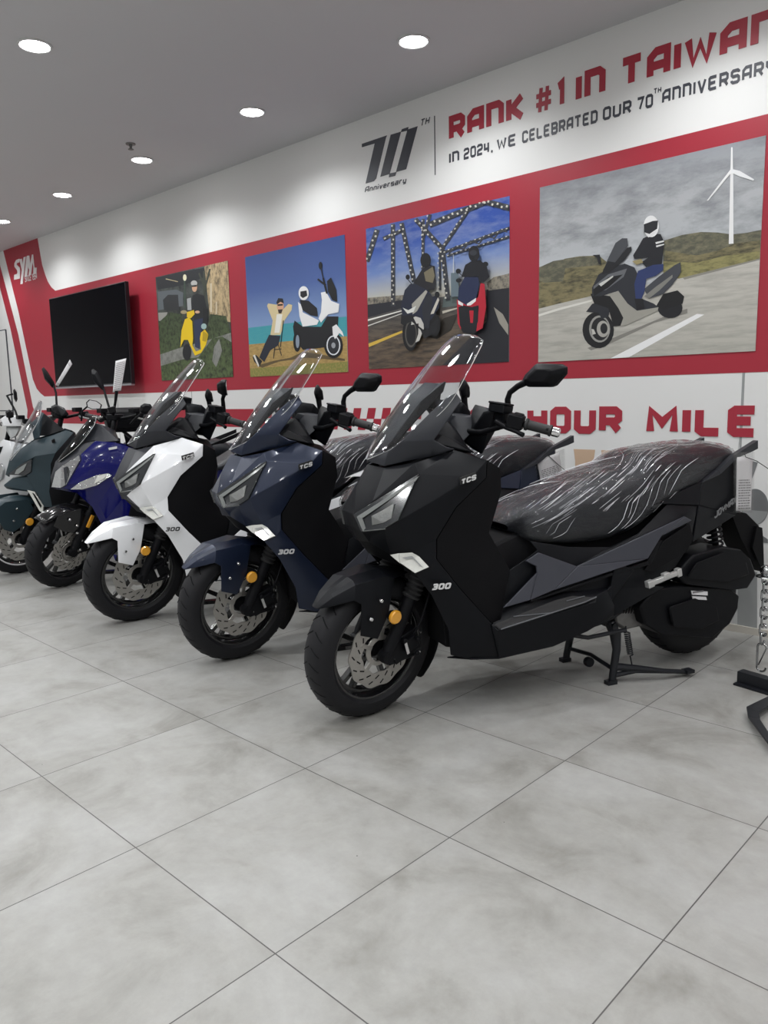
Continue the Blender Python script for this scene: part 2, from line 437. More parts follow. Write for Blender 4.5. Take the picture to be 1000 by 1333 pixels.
def fork_leg(root, s, mt, upper=.78, boot=True, reflector='round'):
    tb = .088*s; bx_ = lambda z: (z-.265)*math.tan(RAKE)
    bm = bmesh.new()
    b_tube(bm, [(bx_(.25)-.0, tb, .24), (bx_(.30), tb, .30), (bx_(.52), tb, .52)], [.020, .026, .024], 14)
    b_lathe(bm, [(.0, -.02), (.026, -.02), (.028, 0), (.026, .02), (.0, .02)], (0, tb, .262), (0, 1, 0), 16)
    b_tube(bm, [(bx_(.50), tb, .50), (bx_(upper), tb, upper)], .018, 12)
    xf(bm, mt); f = finish('fork_leg', bm_mesh(bm), 'black2', root, 40)
    if boot:
        bm = bmesh.new(); prof = []
        L = .17/math.cos(RAKE)
        for k in range(23): prof.append((.036 if k % 2 else .029, L*k/22))
        b_lathe(bm, prof, (bx_(.47), tb, .47), AX, 18)
        xf(bm, mt); finish('fork_boot', bm_mesh(bm), 'rubber', f, 50)
    return f

def caliper(root, mt, c=(.09, -.078, .33), sc=1.):
    bm = bmesh.new(); c = Vector(c)
    rot = Matrix.Rotation(-.35, 3, 'Y')
    b_box(bm, c, (.10*sc, .045, .075*sc), rot); b_box(bm, c+Vector((.012, -.020, .01)), (.055, .035, .05), rot)
    b_box(bm, c+Vector((-.055, .012, -.01)), (.06, .014, .03), rot)
    b_tube(bm, [c+Vector((-.07, -.012, -.06)), c+Vector((.05, -.02, -.045))], .006, 8)
    for p in ((.035, -.04, .028), (.035, -.04, -.028), (-.02, -.03, .03)):
        b_lathe(bm, [(.010, 0), (.010, .012)], c+Vector(p), (0, -1, 0), 10)
    b_tube(bm, [c+Vector((.03, -.02, .03)), c+Vector((.06, -.03, .09)), c+Vector((.10, -.02, .18)), c+Vector((.13, 0, .30))], .0055, 8)
    xf(bm, mt); o = finish('brake_caliper', bm_mesh(bm), 'black2', root, 35, .003)
    bm = bmesh.new()
    b_box(bm, c+Vector((-.012, -.040, 0)), (.012, .004, .05), rot); b_lathe(bm, [(.007, 0), (.007, .01)], c+Vector((-.055, -.012, -.035)), (0, -1, 0), 12)
    for p in ((.05, -.034, .05), (.05, -.034, -.03)): b_lathe(bm, [(.005, 0), (.005, .008)], c+Vector(p), (0, -1, 0), 10)
    xf(bm, mt); finish('caliper_bolt', bm_mesh(bm), 'steel', o, 30)
    return o

def bolt(name, p, parent, mt, r=.008, m='steel', axis=(0, -1, 0), d=.008):
    bm = bmesh.new(); b_lathe(bm, [(r, 0), (r, d*.5), (r*.7, d)], p, axis, 12); xf(bm, mt)
    return finish(name, bm_mesh(bm), m, parent, 40)

def grid_part(name, f, nu, nv, m, parent, solid=.004, mt=None, edge=None, smooth=60):
    bm = bmesh.new()
    g = [[bm.verts.new(f(i/nu, j/nv)) for j in range(nv+1)] for i in range(nu+1)]
    for i in range(nu):
        for j in range(nv): bm.faces.new([g[i][j], g[i+1][j], g[i+1][j+1], g[i][j+1]])
    xf(bm, mt)
    o = finish(name, bm_mesh(bm), m, parent, smooth, 0, solid)
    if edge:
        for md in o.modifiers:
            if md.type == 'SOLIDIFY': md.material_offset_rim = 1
    return o

def catmull(tab, t):
    """tab: list of (t, v...) ; smooth interpolation"""
    n = len(tab)
    for i in range(n-1):
        if t <= tab[i+1][0] or i == n-2:
            a, b = tab[i], tab[i+1]; p = tab[max(i-1, 0)]; q = tab[min(i+2, n-1)]
            u = (t-a[0])/(b[0]-a[0]); res = []
            for k in range(1, len(a)):
                m0 = (b[k]-p[k])/max(b[0]-p[0], 1e-6)*(b[0]-a[0]); m1 = (q[k]-a[k])/max(q[0]-a[0], 1e-6)*(b[0]-a[0])
                res.append((2*u**3-3*u*u+1)*a[k]+(u**3-2*u*u+u)*m0+(-2*u**3+3*u*u)*b[k]+(u**3-u*u)*m1)
            return res

# ================================================================== room
HEAD = math.radians(66.9)
WY = 2.9717; HC = 3.0171
XL, XR, YF = -9.2, 5.2, -6.2

def floor_mat():
    m = bpy.data.materials.new('cement_look_tiles'); m.use_nodes = True; nt = m.node_tree; b = nt.nodes['Principled BSDF']
    N = nt.nodes.new; Lk = nt.links.new
    tc = N('ShaderNodeTexCoord'); sp = N('ShaderNodeSeparateXYZ'); Lk(tc.outputs['Object'], sp.inputs[0])
    def mth(op, a, bb=None, v=None):
        n = N('ShaderNodeMath'); n.operation = op
        if isinstance(a, (int, float)): n.inputs[0].default_value = a
        else: Lk(a, n.inputs[0])
        if bb is not None:
            if isinstance(bb, (int, float)): n.inputs[1].default_value = bb
            else: Lk(bb, n.inputs[1])
        return n.outputs[0]
    ds = []; ids = []
    for ax_ in ('X', 'Y'):
        t = mth('DIVIDE', sp.outputs[ax_], .6)
        ids.append(mth('FLOOR', t))
        fr = mth('FRACT', t); d = mth('MINIMUM', fr, mth('SUBTRACT', 1., fr)); ds.append(d)
    dm = mth('MINIMUM', ds[0], ds[1])
    grout = mth('LESS_THAN', dm, .0026)
    # per tile offset so that clouds do not run across joints
    cx = N('ShaderNodeCombineXYZ'); Lk(mth('MULTIPLY', ids[0], 7.31), cx.inputs[0]); Lk(mth('MULTIPLY', ids[1], 3.77), cx.inputs[1])
    add = N('ShaderNodeVectorMath'); add.operation = 'ADD'; Lk(tc.outputs['Object'], add.inputs[0]); Lk(cx.outputs[0], add.inputs[1])
    n1 = N('ShaderNodeTexNoise'); n1.inputs['Scale'].default_value = 3.2; n1.inputs['Detail'].default_value = 7; n1.inputs['Roughness'].default_value = .62; n1.inputs['Distortion'].default_value = .5; Lk(add.outputs[0], n1.inputs['Vector'])
    n2 = N('ShaderNodeTexNoise'); n2.inputs['Scale'].default_value = 26; n2.inputs['Detail'].default_value = 4; Lk(add.outputs[0], n2.inputs['Vector'])
    cr = N('ShaderNodeValToRGB'); e = cr.color_ramp.elements
    e[0].position = .30; e[0].color = (.222, .216, .198, 1); e[1].position = .64; e[1].color = (.352, .350, .338, 1)
    k = cr.color_ramp.elements.new(.46); k.color = (.308, .304, .287, 1)
    Lk(n1.outputs['Fac'], cr.inputs[0])
    n3 = N('ShaderNodeTexNoise'); n3.inputs['Scale'].default_value = 11; n3.inputs['Detail'].default_value = 9; n3.inputs['Roughness'].default_value = .78; Lk(add.outputs[0], n3.inputs['Vector'])
    m0 = N('ShaderNodeMix'); m0.data_type = 'RGBA'; m0.blend_type = 'OVERLAY'; m0.inputs['Factor'].default_value = .22; Lk(cr.outputs[0], m0.inputs['A']); Lk(n3.outputs['Fac'], m0.inputs['B'])
    mx = N('ShaderNodeMix'); mx.data_type = 'RGBA'; mx.blend_type = 'MULTIPLY'; mx.inputs['Factor'].default_value = .10
    Lk(m0.outputs['Result'], mx.inputs['A']); Lk(n2.outputs['Fac'], mx.inputs['B'])
    # small dark pits
    vo = N('ShaderNodeTexVoronoi'); vo.inputs['Scale'].default_value = 8.5; Lk(add.outputs[0], vo.inputs['Vector'])
    pit = mth('LESS_THAN', vo.outputs['Distance'], .018)
    m2 = N('ShaderNodeMix'); m2.data_type = 'RGBA'; Lk(pit, m2.inputs['Factor']); Lk(mx.outputs['Result'], m2.inputs['A']); m2.inputs['B'].default_value = (.06, .055, .05, 1)
    m3 = N('ShaderNodeMix'); m3.data_type = 'RGBA'; Lk(grout, m3.inputs['Factor']); Lk(m2.outputs['Result'], m3.inputs['A']); m3.inputs['B'].default_value = (.065, .062, .06, 1)
    Lk(m3.outputs['Result'], b.inputs['Base Color'])
    b.inputs['Roughness'].default_value = .42; b.inputs['Specular IOR Level'].default_value = .4
    bp = N('ShaderNodeBump'); bp.inputs['Strength'].default_value = .12; bp.inputs['Distance'].default_value = .002; Lk(n2.outputs['Fac'], bp.inputs['Height']); Lk(bp.outputs[0], b.inputs['Normal'])
    return m
M['floor'] = floor_mat()
M['wall'] = mat('white_wall_film', (.74, .74, .73), .5, spec=.4, noise=(1.5, .015))
M['ceil'] = mat('matt_ceiling_paint', (.60, .60, .615), .8, noise=(.8, .02))
M['base'] = mat('pale_skirting', (.50, .47, .42), .5)

def box_obj(name, lo, hi, m, parent=None, bevel=0):
    bm = bmesh.new(); b_box(bm, [(a+b)/2 for a, b in zip(lo, hi)], [b-a for a, b in zip(lo, hi)])
    return finish(name, bm_mesh(bm), m, parent, 0, bevel)
struct(box_obj('floor', (XL-.2, YF-.2, -.1), (XR+.2, WY+.2, 0), 'floor'))
struct(box_obj('ceiling', (XL-.2, YF-.2, HC), (XR+.2, WY+.2, HC+.1), 'ceil'))
wb = struct(box_obj('wall_back', (XL-.2, WY, 0), (XR+.2, WY+.15, HC), 'wall'))
struct(box_obj('wall_left', (XL-.15, YF, 0), (XL, WY, HC), 'wall'))
struct(box_obj('wall_right', (XR, YF, 0), (XR+.15, WY, HC), 'wall'))
struct(box_obj('wall_front', (XL, YF-.15, 0), (XR, YF, HC), 'wall'))
struct(box_obj('baseboard_back', (XL, WY-.012, 0), (XR, WY, .035), 'base'))

# flat print panels on the wall film (each a real thin sheet of film)
def film(name, polys, m, y0, depth=.0012, parent=None, mis=None, mats=None):
    """polys: list of [(x,z),...] on the wall plane"""
    bm = bmesh.new()
    for i, pg in enumerate(polys):
        a = [bm.verts.new((x, WY-y0-depth-.00004*i, z)) for x, z in pg]; b = [bm.verts.new((x, WY-y0, z)) for x, z in pg]
        mi = mis[i] if mis else 0
        from mathutils.geometry import tessellate_polygon
        try:
            for tri in tessellate_polygon([[Vector((x, z, 0)) for x, z in pg]]):
                fc = bm.faces.new([a[t] for t in tri]); fc.material_index = mi; fc.normal_update()
                if fc.normal.y > 0: fc.normal_flip()
            for k in range(len(pg)):
                j = (k+1) % len(pg); bm.faces.new([a[k], a[j], b[j], b[k]]).material_index = mi
        except ValueError: pass
    return finish(name, bm_mesh(bm, normals=False), mats or m, parent, 0)
ZB, ZT = 1.268, 2.411
red = [[(XR-2.2, ZT), (XR-2.2, ZB)] + [(-6.7469, 1.2688), (-6.8459, 1.3059), (-6.9426, 1.3614), (-7.0293, 1.4714), (-7.2808, 2.2839), (-7.5709, 2.995), (-6.5839, 3.0099), (-6.5519, 2.8647), (-6.5199, 2.7196), (-6.4617, 2.6047), (-6.4073, 2.5239), (-6.3306, 2.4577), (-6.2399, 2.4192)]]
red[0][2] = (red[0][2][0], ZB); red[0][7] = (red[0][7][0], HC); red[0][8] = (red[0][8][0], HC); red[0][-1] = (red[0][-1][0], ZT)
struct(film('trim_1', red, 'red', 0.0))
s2 = [[(-7.9679, 3.0398), (-7.7749, 3.0137), (-7.3417, 2.0098), (-7.0971, 1.1462), (-7.0369, 1.0092), (-7.2445, 0.9803), (-7.2624, 1.11), (-7.5582, 2.0887), (-7.7737, 2.6125)]]
x0 = s2[0][3][0]
s2 = [s2[0][:4]+[(x0+.03, 1.11), (x0+.03, .96), (x0-.10, .96), (x0-.20, 1.02)]+s2[0][6:]]
s2.append([(x0+.03, 1.11), (-2.75, 1.11), (-2.75, .96), (x0+.03, .96)])
for k in range(13):
    xa = -2.74+.1435*k
    s2.append([(xa+.02, 1.112), (xa+.095, 1.112), (xa+.075, 1.037), (xa, 1.037)])
    s2.append([(xa-.072, 1.037), (xa+.003, 1.037), (xa-.017, .958), (xa-.092, .958)])
struct(film('trim_2', s2, 'red', 0.0))
# narrow joints between the wall panels below the red band
jn = []
for x in (-3.6503, -5.0127):
    jn.append([(x-.004, 1.112), (x+.004, 1.112), (x+.004, ZB), (x-.004, ZB)]); jn.append([(x-.004, .3), (x+.004, .3), (x+.004, .96), (x-.004, .96)])
jx = 1.0915
jn.append([(jx-.006, .05), (jx+.006, .05), (jx+.006, ZB), (jx-.006, ZB)])
struct(film('trim_3', jn, 'greyprint', 0.0, .0006))

dr = box_obj('door_1', (-8.75, WY-.012, 0), (-7.7023, WY, 2.09), 'wall'); struct(dr)
gx = -7.7023
bm = bmesh.new()
b_box(bm, (gx+.006, WY-.006, 1.045), (.012, .013, 2.10)); b_box(bm, (gx-.5, WY-.006, 2.096), (1.0, .013, .012)); b_box(bm, (gx-.5, WY-.010, 1.105), (1.0, .010, .012))
finish('door_gap', bm_mesh(bm), 'dktxt', dr, 0)

# ---- lettering on the wall
NV = (0, -1, 0)
def wall_text(name, s, x, z, width, height, m, label, **kw):
    o = flat_text(name, s, (x, WY-.0002, z), (1, 0, 0), (0, 0, 1), NV, m, None, width=width, height=height, **kw)
    return tag(o, label, 'wall lettering')
def wall_words(words, z, height, m, label, w, gap, depth):
    x00 = words[0][1]
    if len(words) == 1:
        pg, _ = text_polys(words[0][0], words[0][2]-x00, height, w, gap)
        return tag(flat_text('wall_lettering', '', (x00, WY-.0002, z), (1, 0, 0), (0, 0, 1), NV, m, None, depth=depth, polys=pg), label, 'wall lettering')
    o = empty('wall_lettering', (x00, WY-.0002, z), 0, label, 'wall lettering')
    for wd, x0, x1 in words:
        pg, _ = text_polys(wd, x1-x0, height, w if wd != '#' else w*.62, gap)
        flat_text('word', '', (x0-x00, 0, 0), (1, 0, 0), (0, 0, 1), NV, m, o, depth=depth, polys=pg)
    return o
wall_words([('RANK', -.688, -.151), ('#', -.083, .028), ('1', .052, .1), ('IN', .170, .340), ('TAIWAN', .4225, 1.172)], 2.703, .146, 'redtxt', 'large red headline reading RANK #1 IN TAIWAN near the ceiling', 1.6, .8, .003)
wall_words([('IN', -.689, -.612), ('2024,', -.577, -.365), ('WE', -.3375, -.2057), ('CELEBRATED', -.1646, .2993), ('OUR', .3296, .486), ('70', .5146, .5992)], 2.578, .064, 'dktxt', 'small dark text reading IN 2024, WE CELEBRATED OUR 70 below the red headline', 1.25, 1.2, .002)
wall_words([('TH', .602, .640)], 2.635, .026, 'dktxt', 'tiny raised TH after the number 70 in the dark text line', 1.2, 1.2, .002)
wall_words([('ANNIVERSARY', .646, 1.166)], 2.578, .064, 'dktxt', 'dark word ANNIVERSARY running out of the picture above the windmill poster', 1.25, 1.2, .002)
wall_words([('HOUR', -.1156, .4779), ('MILE', .6154, 1.1705)], .963, .150, 'redtxt', 'big red words HOUR MILE under the red band, above the wrapped black seat', 1.7, .85, .003)
wall_words([('24', -.532, -.2065)], .963, .150, 'redtxt', 'big red number 24 half hidden behind the black scooter handlebar', 1.7, .85, .003)
# ---- anniversary logo
pl = [(-1.4325, 2.8601), (-1.2011, 2.8607), (-1.2121, 2.8475), (-1.3066, 2.616), (-1.3283, 2.6028), (-1.4061, 2.6032), (-1.3127, 2.8361), (-1.4332, 2.8387)]
pls = [[pl[0], pl[1], pl[2], pl[6], pl[7]], [pl[6], pl[2], pl[3], pl[4], pl[5]],
    [(-1.1685, 2.8565), (-1.0784, 2.8546), (-1.1852, 2.6195), (-1.2684, 2.6188)], [(-1.0232, 2.8537), (-0.9382, 2.8538), (-1.0399, 2.6195), (-1.128, 2.6205)],
    [(-1.0702, 2.8675), (-1.0152, 2.8672), (-1.0218, 2.8479), (-1.0801, 2.8516)], [(-1.1851, 2.6234), (-1.1239, 2.6197), (-1.1366, 2.5985), (-1.1914, 2.6008)]]
o = film('anniversary_logo', pls, 'dktxt', .0002, .002); tag(o, 'slanted dark grey 70 anniversary logo left of the thin vertical rule', 'logo')
for (s, a, b_, c2, nm) in (('TH', (-0.9193, 2.8464), (-0.8472, 2.8471), (-0.9189, 2.8688), 'raised_letters'), ('Anniversary', (-1.4167, 2.5463), (-1.0449, 2.5385), (-1.4156, 2.5805), 'logo_caption')):
    flat_text(nm, s, (a[0], WY-.0002, a[1]), (1, 0, (b_[1]-a[1])/(b_[0]-a[0])), (0, 0, 1), NV, 'dktxt', o, width=b_[0]-a[0], height=.040 if s == 'TH' else .036, w=1.0, gap=1.3, slant=.3, depth=.002)
r_ = (-0.8005, 2.8802); r2 = (-0.802, 2.5368)
tag(film('wall_rule', [[(r_[0]-.003, r_[1]), (r_[0]+.003, r_[1]), (r_[0]+.003, r2[1]), (r_[0]-.003, r2[1])]], 'dktxt', .0002, .002), 'thin vertical grey rule between the 70 logo and the red headline', 'wall lettering')
# ---- maker logo on the red corner
K = lambda pts: pts
pls = [[(-7.2666, 2.832), (-7.2096, 2.8631), (-7.1176, 2.8655), (-7.1264, 2.8256), (-7.1927, 2.8274), (-7.209, 2.8102), (-7.1248, 2.7662), (-7.1234, 2.7277), (-7.1946, 2.7075), (-7.2105, 2.7479), (-7.2751, 2.7944)],
       [(-7.1884, 2.7356), (-7.1214, 2.7371), (-7.1516, 2.6447), (-7.3204, 2.6494), (-7.3027, 2.7057), (-7.2199, 2.7056)],
       [(-7.1166, 2.8587), (-7.0464, 2.8561), (-7.0359, 2.7932), (-6.9936, 2.8653), (-6.9337, 2.8649), (-7.0075, 2.7232), (-7.0828, 2.5774), (-7.1486, 2.5799), (-7.0737, 2.7313)],
       [(-6.9101, 2.8636), (-6.8346, 2.8629), (-6.9394, 2.6488), (-7.0168, 2.6464)], [(-6.8924, 2.8687), (-6.8346, 2.8629), (-6.8267, 2.7667), (-6.8632, 2.7057), (-6.885, 2.7365)],
       [(-6.8505, 2.7323), (-6.7571, 2.8646), (-6.7368, 2.8618), (-6.7261, 2.8465), (-6.8324, 2.6504), (-6.8989, 2.6488)], [(-6.7713, 2.8526), (-6.73, 2.8609), (-6.7208, 2.7162), (-6.6624, 2.709), (-6.6847, 2.6451), (-6.7675, 2.6474), (-6.746, 2.7286)]]
o = film('maker_logo', pls, 'whitetxt', .0014, .003); tag(o, 'white slanted SYM logo on the red corner near the ceiling', 'logo')
a = (-7.0127, 2.5872); b_ = (-6.6797, 2.5923)
for wd_, f0_, f1_ in (('SINCE', 0, .52), ('1954', .60, 1.)):
    flat_text('logo_caption', wd_, (a[0]+(b_[0]-a[0])*f0_, WY-.0014, a[1]), (1, 0, 0), (0, 0, 1), NV, 'whitetxt', o, width=(b_[0]-a[0])*(f1_-f0_), height=.070, w=.9, gap=1.4, slant=.1, depth=.002)
# ---- beige and grey prints low on the wall
o = film('wall_print', [[(0.1905, 0.8765), (0.3234, 0.8765), (0.3155, 0.8148), (0.323, 0.4715), (0.2029, 0.4598), (0.2014, 0.8099)], [(0.3604, 0.8756), (0.7358, 0.8801), (0.738, 0.8168), (0.3896, 0.8032), (0.3666, 0.8085)], [(.50, .55), (.58, .55), (.58, .82), (.50, .82)]], 'beige', .0, .001)
tag(o, 'faded beige block letters I T behind the seat of the black scooter', 'wall lettering')
gp = [[]]
cl = [(1.0872, 0.9402), (1.1092, 0.7741), (1.1161, 0.6247), (1.1266, 0.4742), (1.195, 0.3117), (1.2133, 0.0072)]
X0 = 1.0555; X1 = 1.1868
o = film('wall_graphic', [
    [(1.0836, 0.9401), (1.1022, 0.8481), (1.1169, 0.6059), (1.0773, 0.6024), (1.0733, 0.7721)],
    [(1.1554, 0.7693), (1.1762, 0.844), (1.148, 0.8501), (1.135, 0.7533)],
    [(1.1726+.062*math.cos(t*PI/18), 0.6294+.088*math.sin(t*PI/18)) for t in range(36)],
    [(1.1726+.060*math.cos(-PI+.2+t*(PI-.4)/14), 0.6294+.084*math.sin(-PI+.2+t*(PI-.4)/14)) for t in range(15)],
    [(1.0816, 0.5075), (1.1252, 0.5045), (1.1409, 0.3231), (1.1985, 0.3122), (1.2134, 0.0033), (1.1002, 0.0121)],
    [(1.1252, 0.5045), (1.1745, 0.5173), (1.2392, 0.4794), (1.2401, 0.4608), (1.1272, 0.4629)],
    [(1.0793, 0.4766), (1.1047, 0.4794), (1.1191, 0.004), (1.0818, 0.0085)]],
    None, .0006, .001, None, [0, 2, 2, 1, 1, 2, 0], ['lightprint', 'greyprint', 'greyprint2'])
tag(o, 'grey printed column and disc on the wall beside the rear wheel of the black scooter', 'wall graphic')
# ---- switch plate
c0 = (0.1567, 0.7118)
bm = bmesh.new(); b_box(bm, (c0[0], WY-.006, c0[1]), (.078, .012, .086))
o = finish('wall_socket', bm_mesh(bm), 'socket', None, 0, .002); tag(o, 'small white socket plate low on the wall behind the hanging paper tag', 'socket')
bm = bmesh.new()
for dx, dz in ((-.012, .008), (.012, .008), (0, -.014)): b_lathe(bm, [(.004, 0), (.004, .001)], (c0[0]+dx, WY-.012, c0[1]+dz), (0, -1, 0), 8)
finish('socket_hole', bm_mesh(bm), 'deep', o, 0)

# ---- television
ty = WY-.10
A_, B_ = [-6.136, 2.305], [-4.445, 1.353]
tx0, tx1 = A_[0], [-4.479, 1.855][0]; tz1, tz0 = A_[1], B_[1]
tv = empty('television', ((tx0+tx1)/2, WY-.01, tz0), 0, 'large black flat television switched off on the red wall', 'television')
def ch(o, par):
    o.data.transform(Matrix.Translation(-par.location)); o.parent = par; return o
ch(box_obj('casing', (tx0, WY-.125, tz0), (tx1, WY-.085, tz1), 'tvframe', None, .003), tv)
ch(box_obj('screen', (tx0+.010, WY-.1275, tz0+.018), (tx1-.010, WY-.124, tz1-.010), 'tvblack', None), tv)
ch(box_obj('lower_lip', (tx0, WY-.130, tz0-.010), (tx1, WY-.09, tz0+.006), 'tvlip', None, .002), tv)
ch(box_obj('wall_bracket', ((tx0+tx1)/2-.3, WY-.09, (tz0+tz1)/2-.2), ((tx0+tx1)/2+.3, WY-.003, (tz0+tz1)/2+.2), 'frame', None), tv)

# ---- downlights
M['lamp'] = mat('lamp_diffuser', (.9, .9, .9), .5, emit=((1., .99, 1.), 30.))
M['lampring'] = mat('white_lamp_ring', (.62, .62, .62), .4)
first = None
xs = [-.43+1.385*i for i in range(-5, 4)]; ys = [2.36, .98, -.40, -1.78, -3.16, -4.54]
DL = {(0, -3): 'recessed ceiling lamp over the television', (0, -2): 'recessed ceiling lamp just behind the small fire sprinkler', (0, -1): 'recessed ceiling lamp second nearest in the row along the wall',
      (0, 0): 'recessed ceiling lamp above the 70 logo, largest in the row along the wall', (1, -1): 'recessed ceiling lamp at the upper left, apart from the wall row', (0, -4): 'recessed ceiling lamp cut by the left edge, farthest along the wall'}
for j, y in enumerate(ys):
    for i, x in zip(range(-5, 4), xs):
        if first is None:
            r0 = empty('ceiling_lamp', (x, y, HC), 0, '', 'ceiling lamp', 'recessed lamps in the ceiling')
            bm = bmesh.new(); b_lathe(bm, [(.060, -.002), (.083, -.004), (.086, 0.0), (.086, .002)], (0, 0, 0), (0, 0, -1), 40)
            for v in bm.verts: pass
            bm.free()
            bm = bmesh.new(); n = 40; pr = [(.086, 0), (.086, -.007), (.078, -.010), (.070, -.006), (.068, .000)]; rg = [[bm.verts.new((r*math.cos(2*PI*k/n), r*math.sin(2*PI*k/n), z)) for k in range(n)] for r, z in pr]
            for a in range(len(rg)-1):
                for k in range(n): bm.faces.new([rg[a][k], rg[a][(k+1) % n], rg[a+1][(k+1) % n], rg[a+1][k]])
            ring = finish('trim_ring', bm_mesh(bm), 'lampring', r0, 50)
            bm = bmesh.new(); pr = [(.070, -.005), (.060, -.010), (.035, -.016), (.004, -.018)]; rg = [[bm.verts.new((r*math.cos(2*PI*k/n), r*math.sin(2*PI*k/n), z)) for k in range(n)] for r, z in pr]
            for a in range(len(rg)-1):
                for k in range(n): bm.faces.new([rg[a][k], rg[a][(k+1) % n], rg[a+1][(k+1) % n], rg[a+1][k]])
            bm.faces.new(rg[-1])
            dif = finish('diffuser', bm_mesh(bm), 'lamp', r0, 50); first = r0; r = r0
        else:
            r = first.copy(); COL.objects.link(r); r.location = (x, y, HC)
            for c in (ring, dif):
                d = c.copy(); COL.objects.link(d); d.parent = r
        r['label'] = DL.get((j, i), 'recessed round ceiling lamp of the rows outside the picture')
        L = bpy.data.lights.new('downlight_beam', 'SPOT'); L.energy = 44; L.spot_size = math.radians(150); L.spot_blend = .62; L.shadow_soft_size = .06; L.color = (.975, .992, 1.)
        lo = bpy.data.objects.new('downlight_beam', L); COL.objects.link(lo); lo.location = (x, y, HC-.03)
# ---- sprinkler
sx, sy, _ = (-2.9155, 2.1116, 3.017)
sp_ = empty('fire_sprinkler', (sx, sy, HC), 0, 'small metal fire sprinkler hanging from the ceiling beside a lamp', 'sprinkler')
bm = bmesh.new(); b_lathe(bm, [(.035, 0), (.033, .008), (.012, .010)], (0, 0, 0), (0, 0, -1), 20); finish('escutcheon', bm_mesh(bm), 'alu', sp_, 40)
bm = bmesh.new(); b_lathe(bm, [(.012, .0), (.012, .018), (.006, .02), (.006, .036), (.020, .038), (.020, .041)], (0, 0, 0), (0, 0, -1), 16)
b_tube(bm, [(-.010, 0, -.016), (-.015, 0, -.028), (-.005, 0, -.040)], .0025, 6); b_tube(bm, [(.010, 0, -.016), (.015, 0, -.028), (.005, 0, -.040)], .0025, 6)
finish('sprinkler_head', bm_mesh(bm), 'alu', sp_, 40)
# ================================================================== posters (flat printed pictures)
def grad_mat(name, stops, axis='Z', lo=1.37, hi=2.31, noise=None):
    """printed picture tone: colours blended by height on the sheet, with print texture"""
    m = bpy.data.materials.new(name); m.use_nodes = True; nt = m.node_tree; b = nt.nodes['Principled BSDF']; N = nt.nodes.new; Lk = nt.links.new
    tc = N('ShaderNodeTexCoord'); sp = N('ShaderNodeSeparateXYZ'); Lk(tc.outputs['Object'], sp.inputs[0])
    mr = N('ShaderNodeMapRange'); mr.inputs['From Min'].default_value = lo; mr.inputs['From Max'].default_value = hi; Lk(sp.outputs[axis], mr.inputs['Value'])
    cr = N('ShaderNodeValToRGB'); e = cr.color_ramp.elements
    e[0].position = stops[0][0]; e[0].color = (*h(stops[0][1]), 1); e[1].position = stops[-1][0]; e[1].color = (*h(stops[-1][1]), 1)
    for p, c in stops[1:-1]: k = e.new(p); k.color = (*h(c), 1)
    for k in e: k.color = tuple(min(.85, v*1.3) for v in k.color[:3])+(1,)
    Lk(mr.outputs[0], cr.inputs[0]); out = cr.outputs[0]
    if noise:
        sc, col, amt, stretch, det = noise
        mp = N('ShaderNodeMapping'); mp.inputs['Scale'].default_value = stretch; Lk(tc.outputs['Object'], mp.inputs['Vector'])
        n = N('ShaderNodeTexNoise'); n.inputs['Scale'].default_value = sc; n.inputs['Detail'].default_value = det; n.inputs['Roughness'].default_value = .65; Lk(mp.outputs[0], n.inputs['Vector'])
        r2 = N('ShaderNodeMapRange'); r2.inputs['From Min'].default_value = .42; r2.inputs['From Max'].default_value = .68; r2.inputs['To Max'].default_value = amt; Lk(n.outputs['Fac'], r2.inputs['Value'])
        mx = N('ShaderNodeMix'); mx.data_type = 'RGBA'; Lk(r2.outputs[0], mx.inputs['Factor']); Lk(out, mx.inputs['A']); mx.inputs['B'].default_value = (*h(col), 1); out = mx.outputs['Result']
    Lk(out, b.inputs['Base Color']); b.inputs['Roughness'].default_value = .5
    return m
INK = {}
def ink(c):
    if c not in INK: INK[c] = mat('print_'+c, tuple(min(.85, v*1.25) for v in h(c)), .5)
    return INK[c]
def ell(cx, cy, rx, ry, n=22, a0=0, a1=2*PI): return [(cx+rx*math.cos(a0+(a1-a0)*k/n), cy+ry*math.sin(a0+(a1-a0)*k/n)) for k in range(n)]
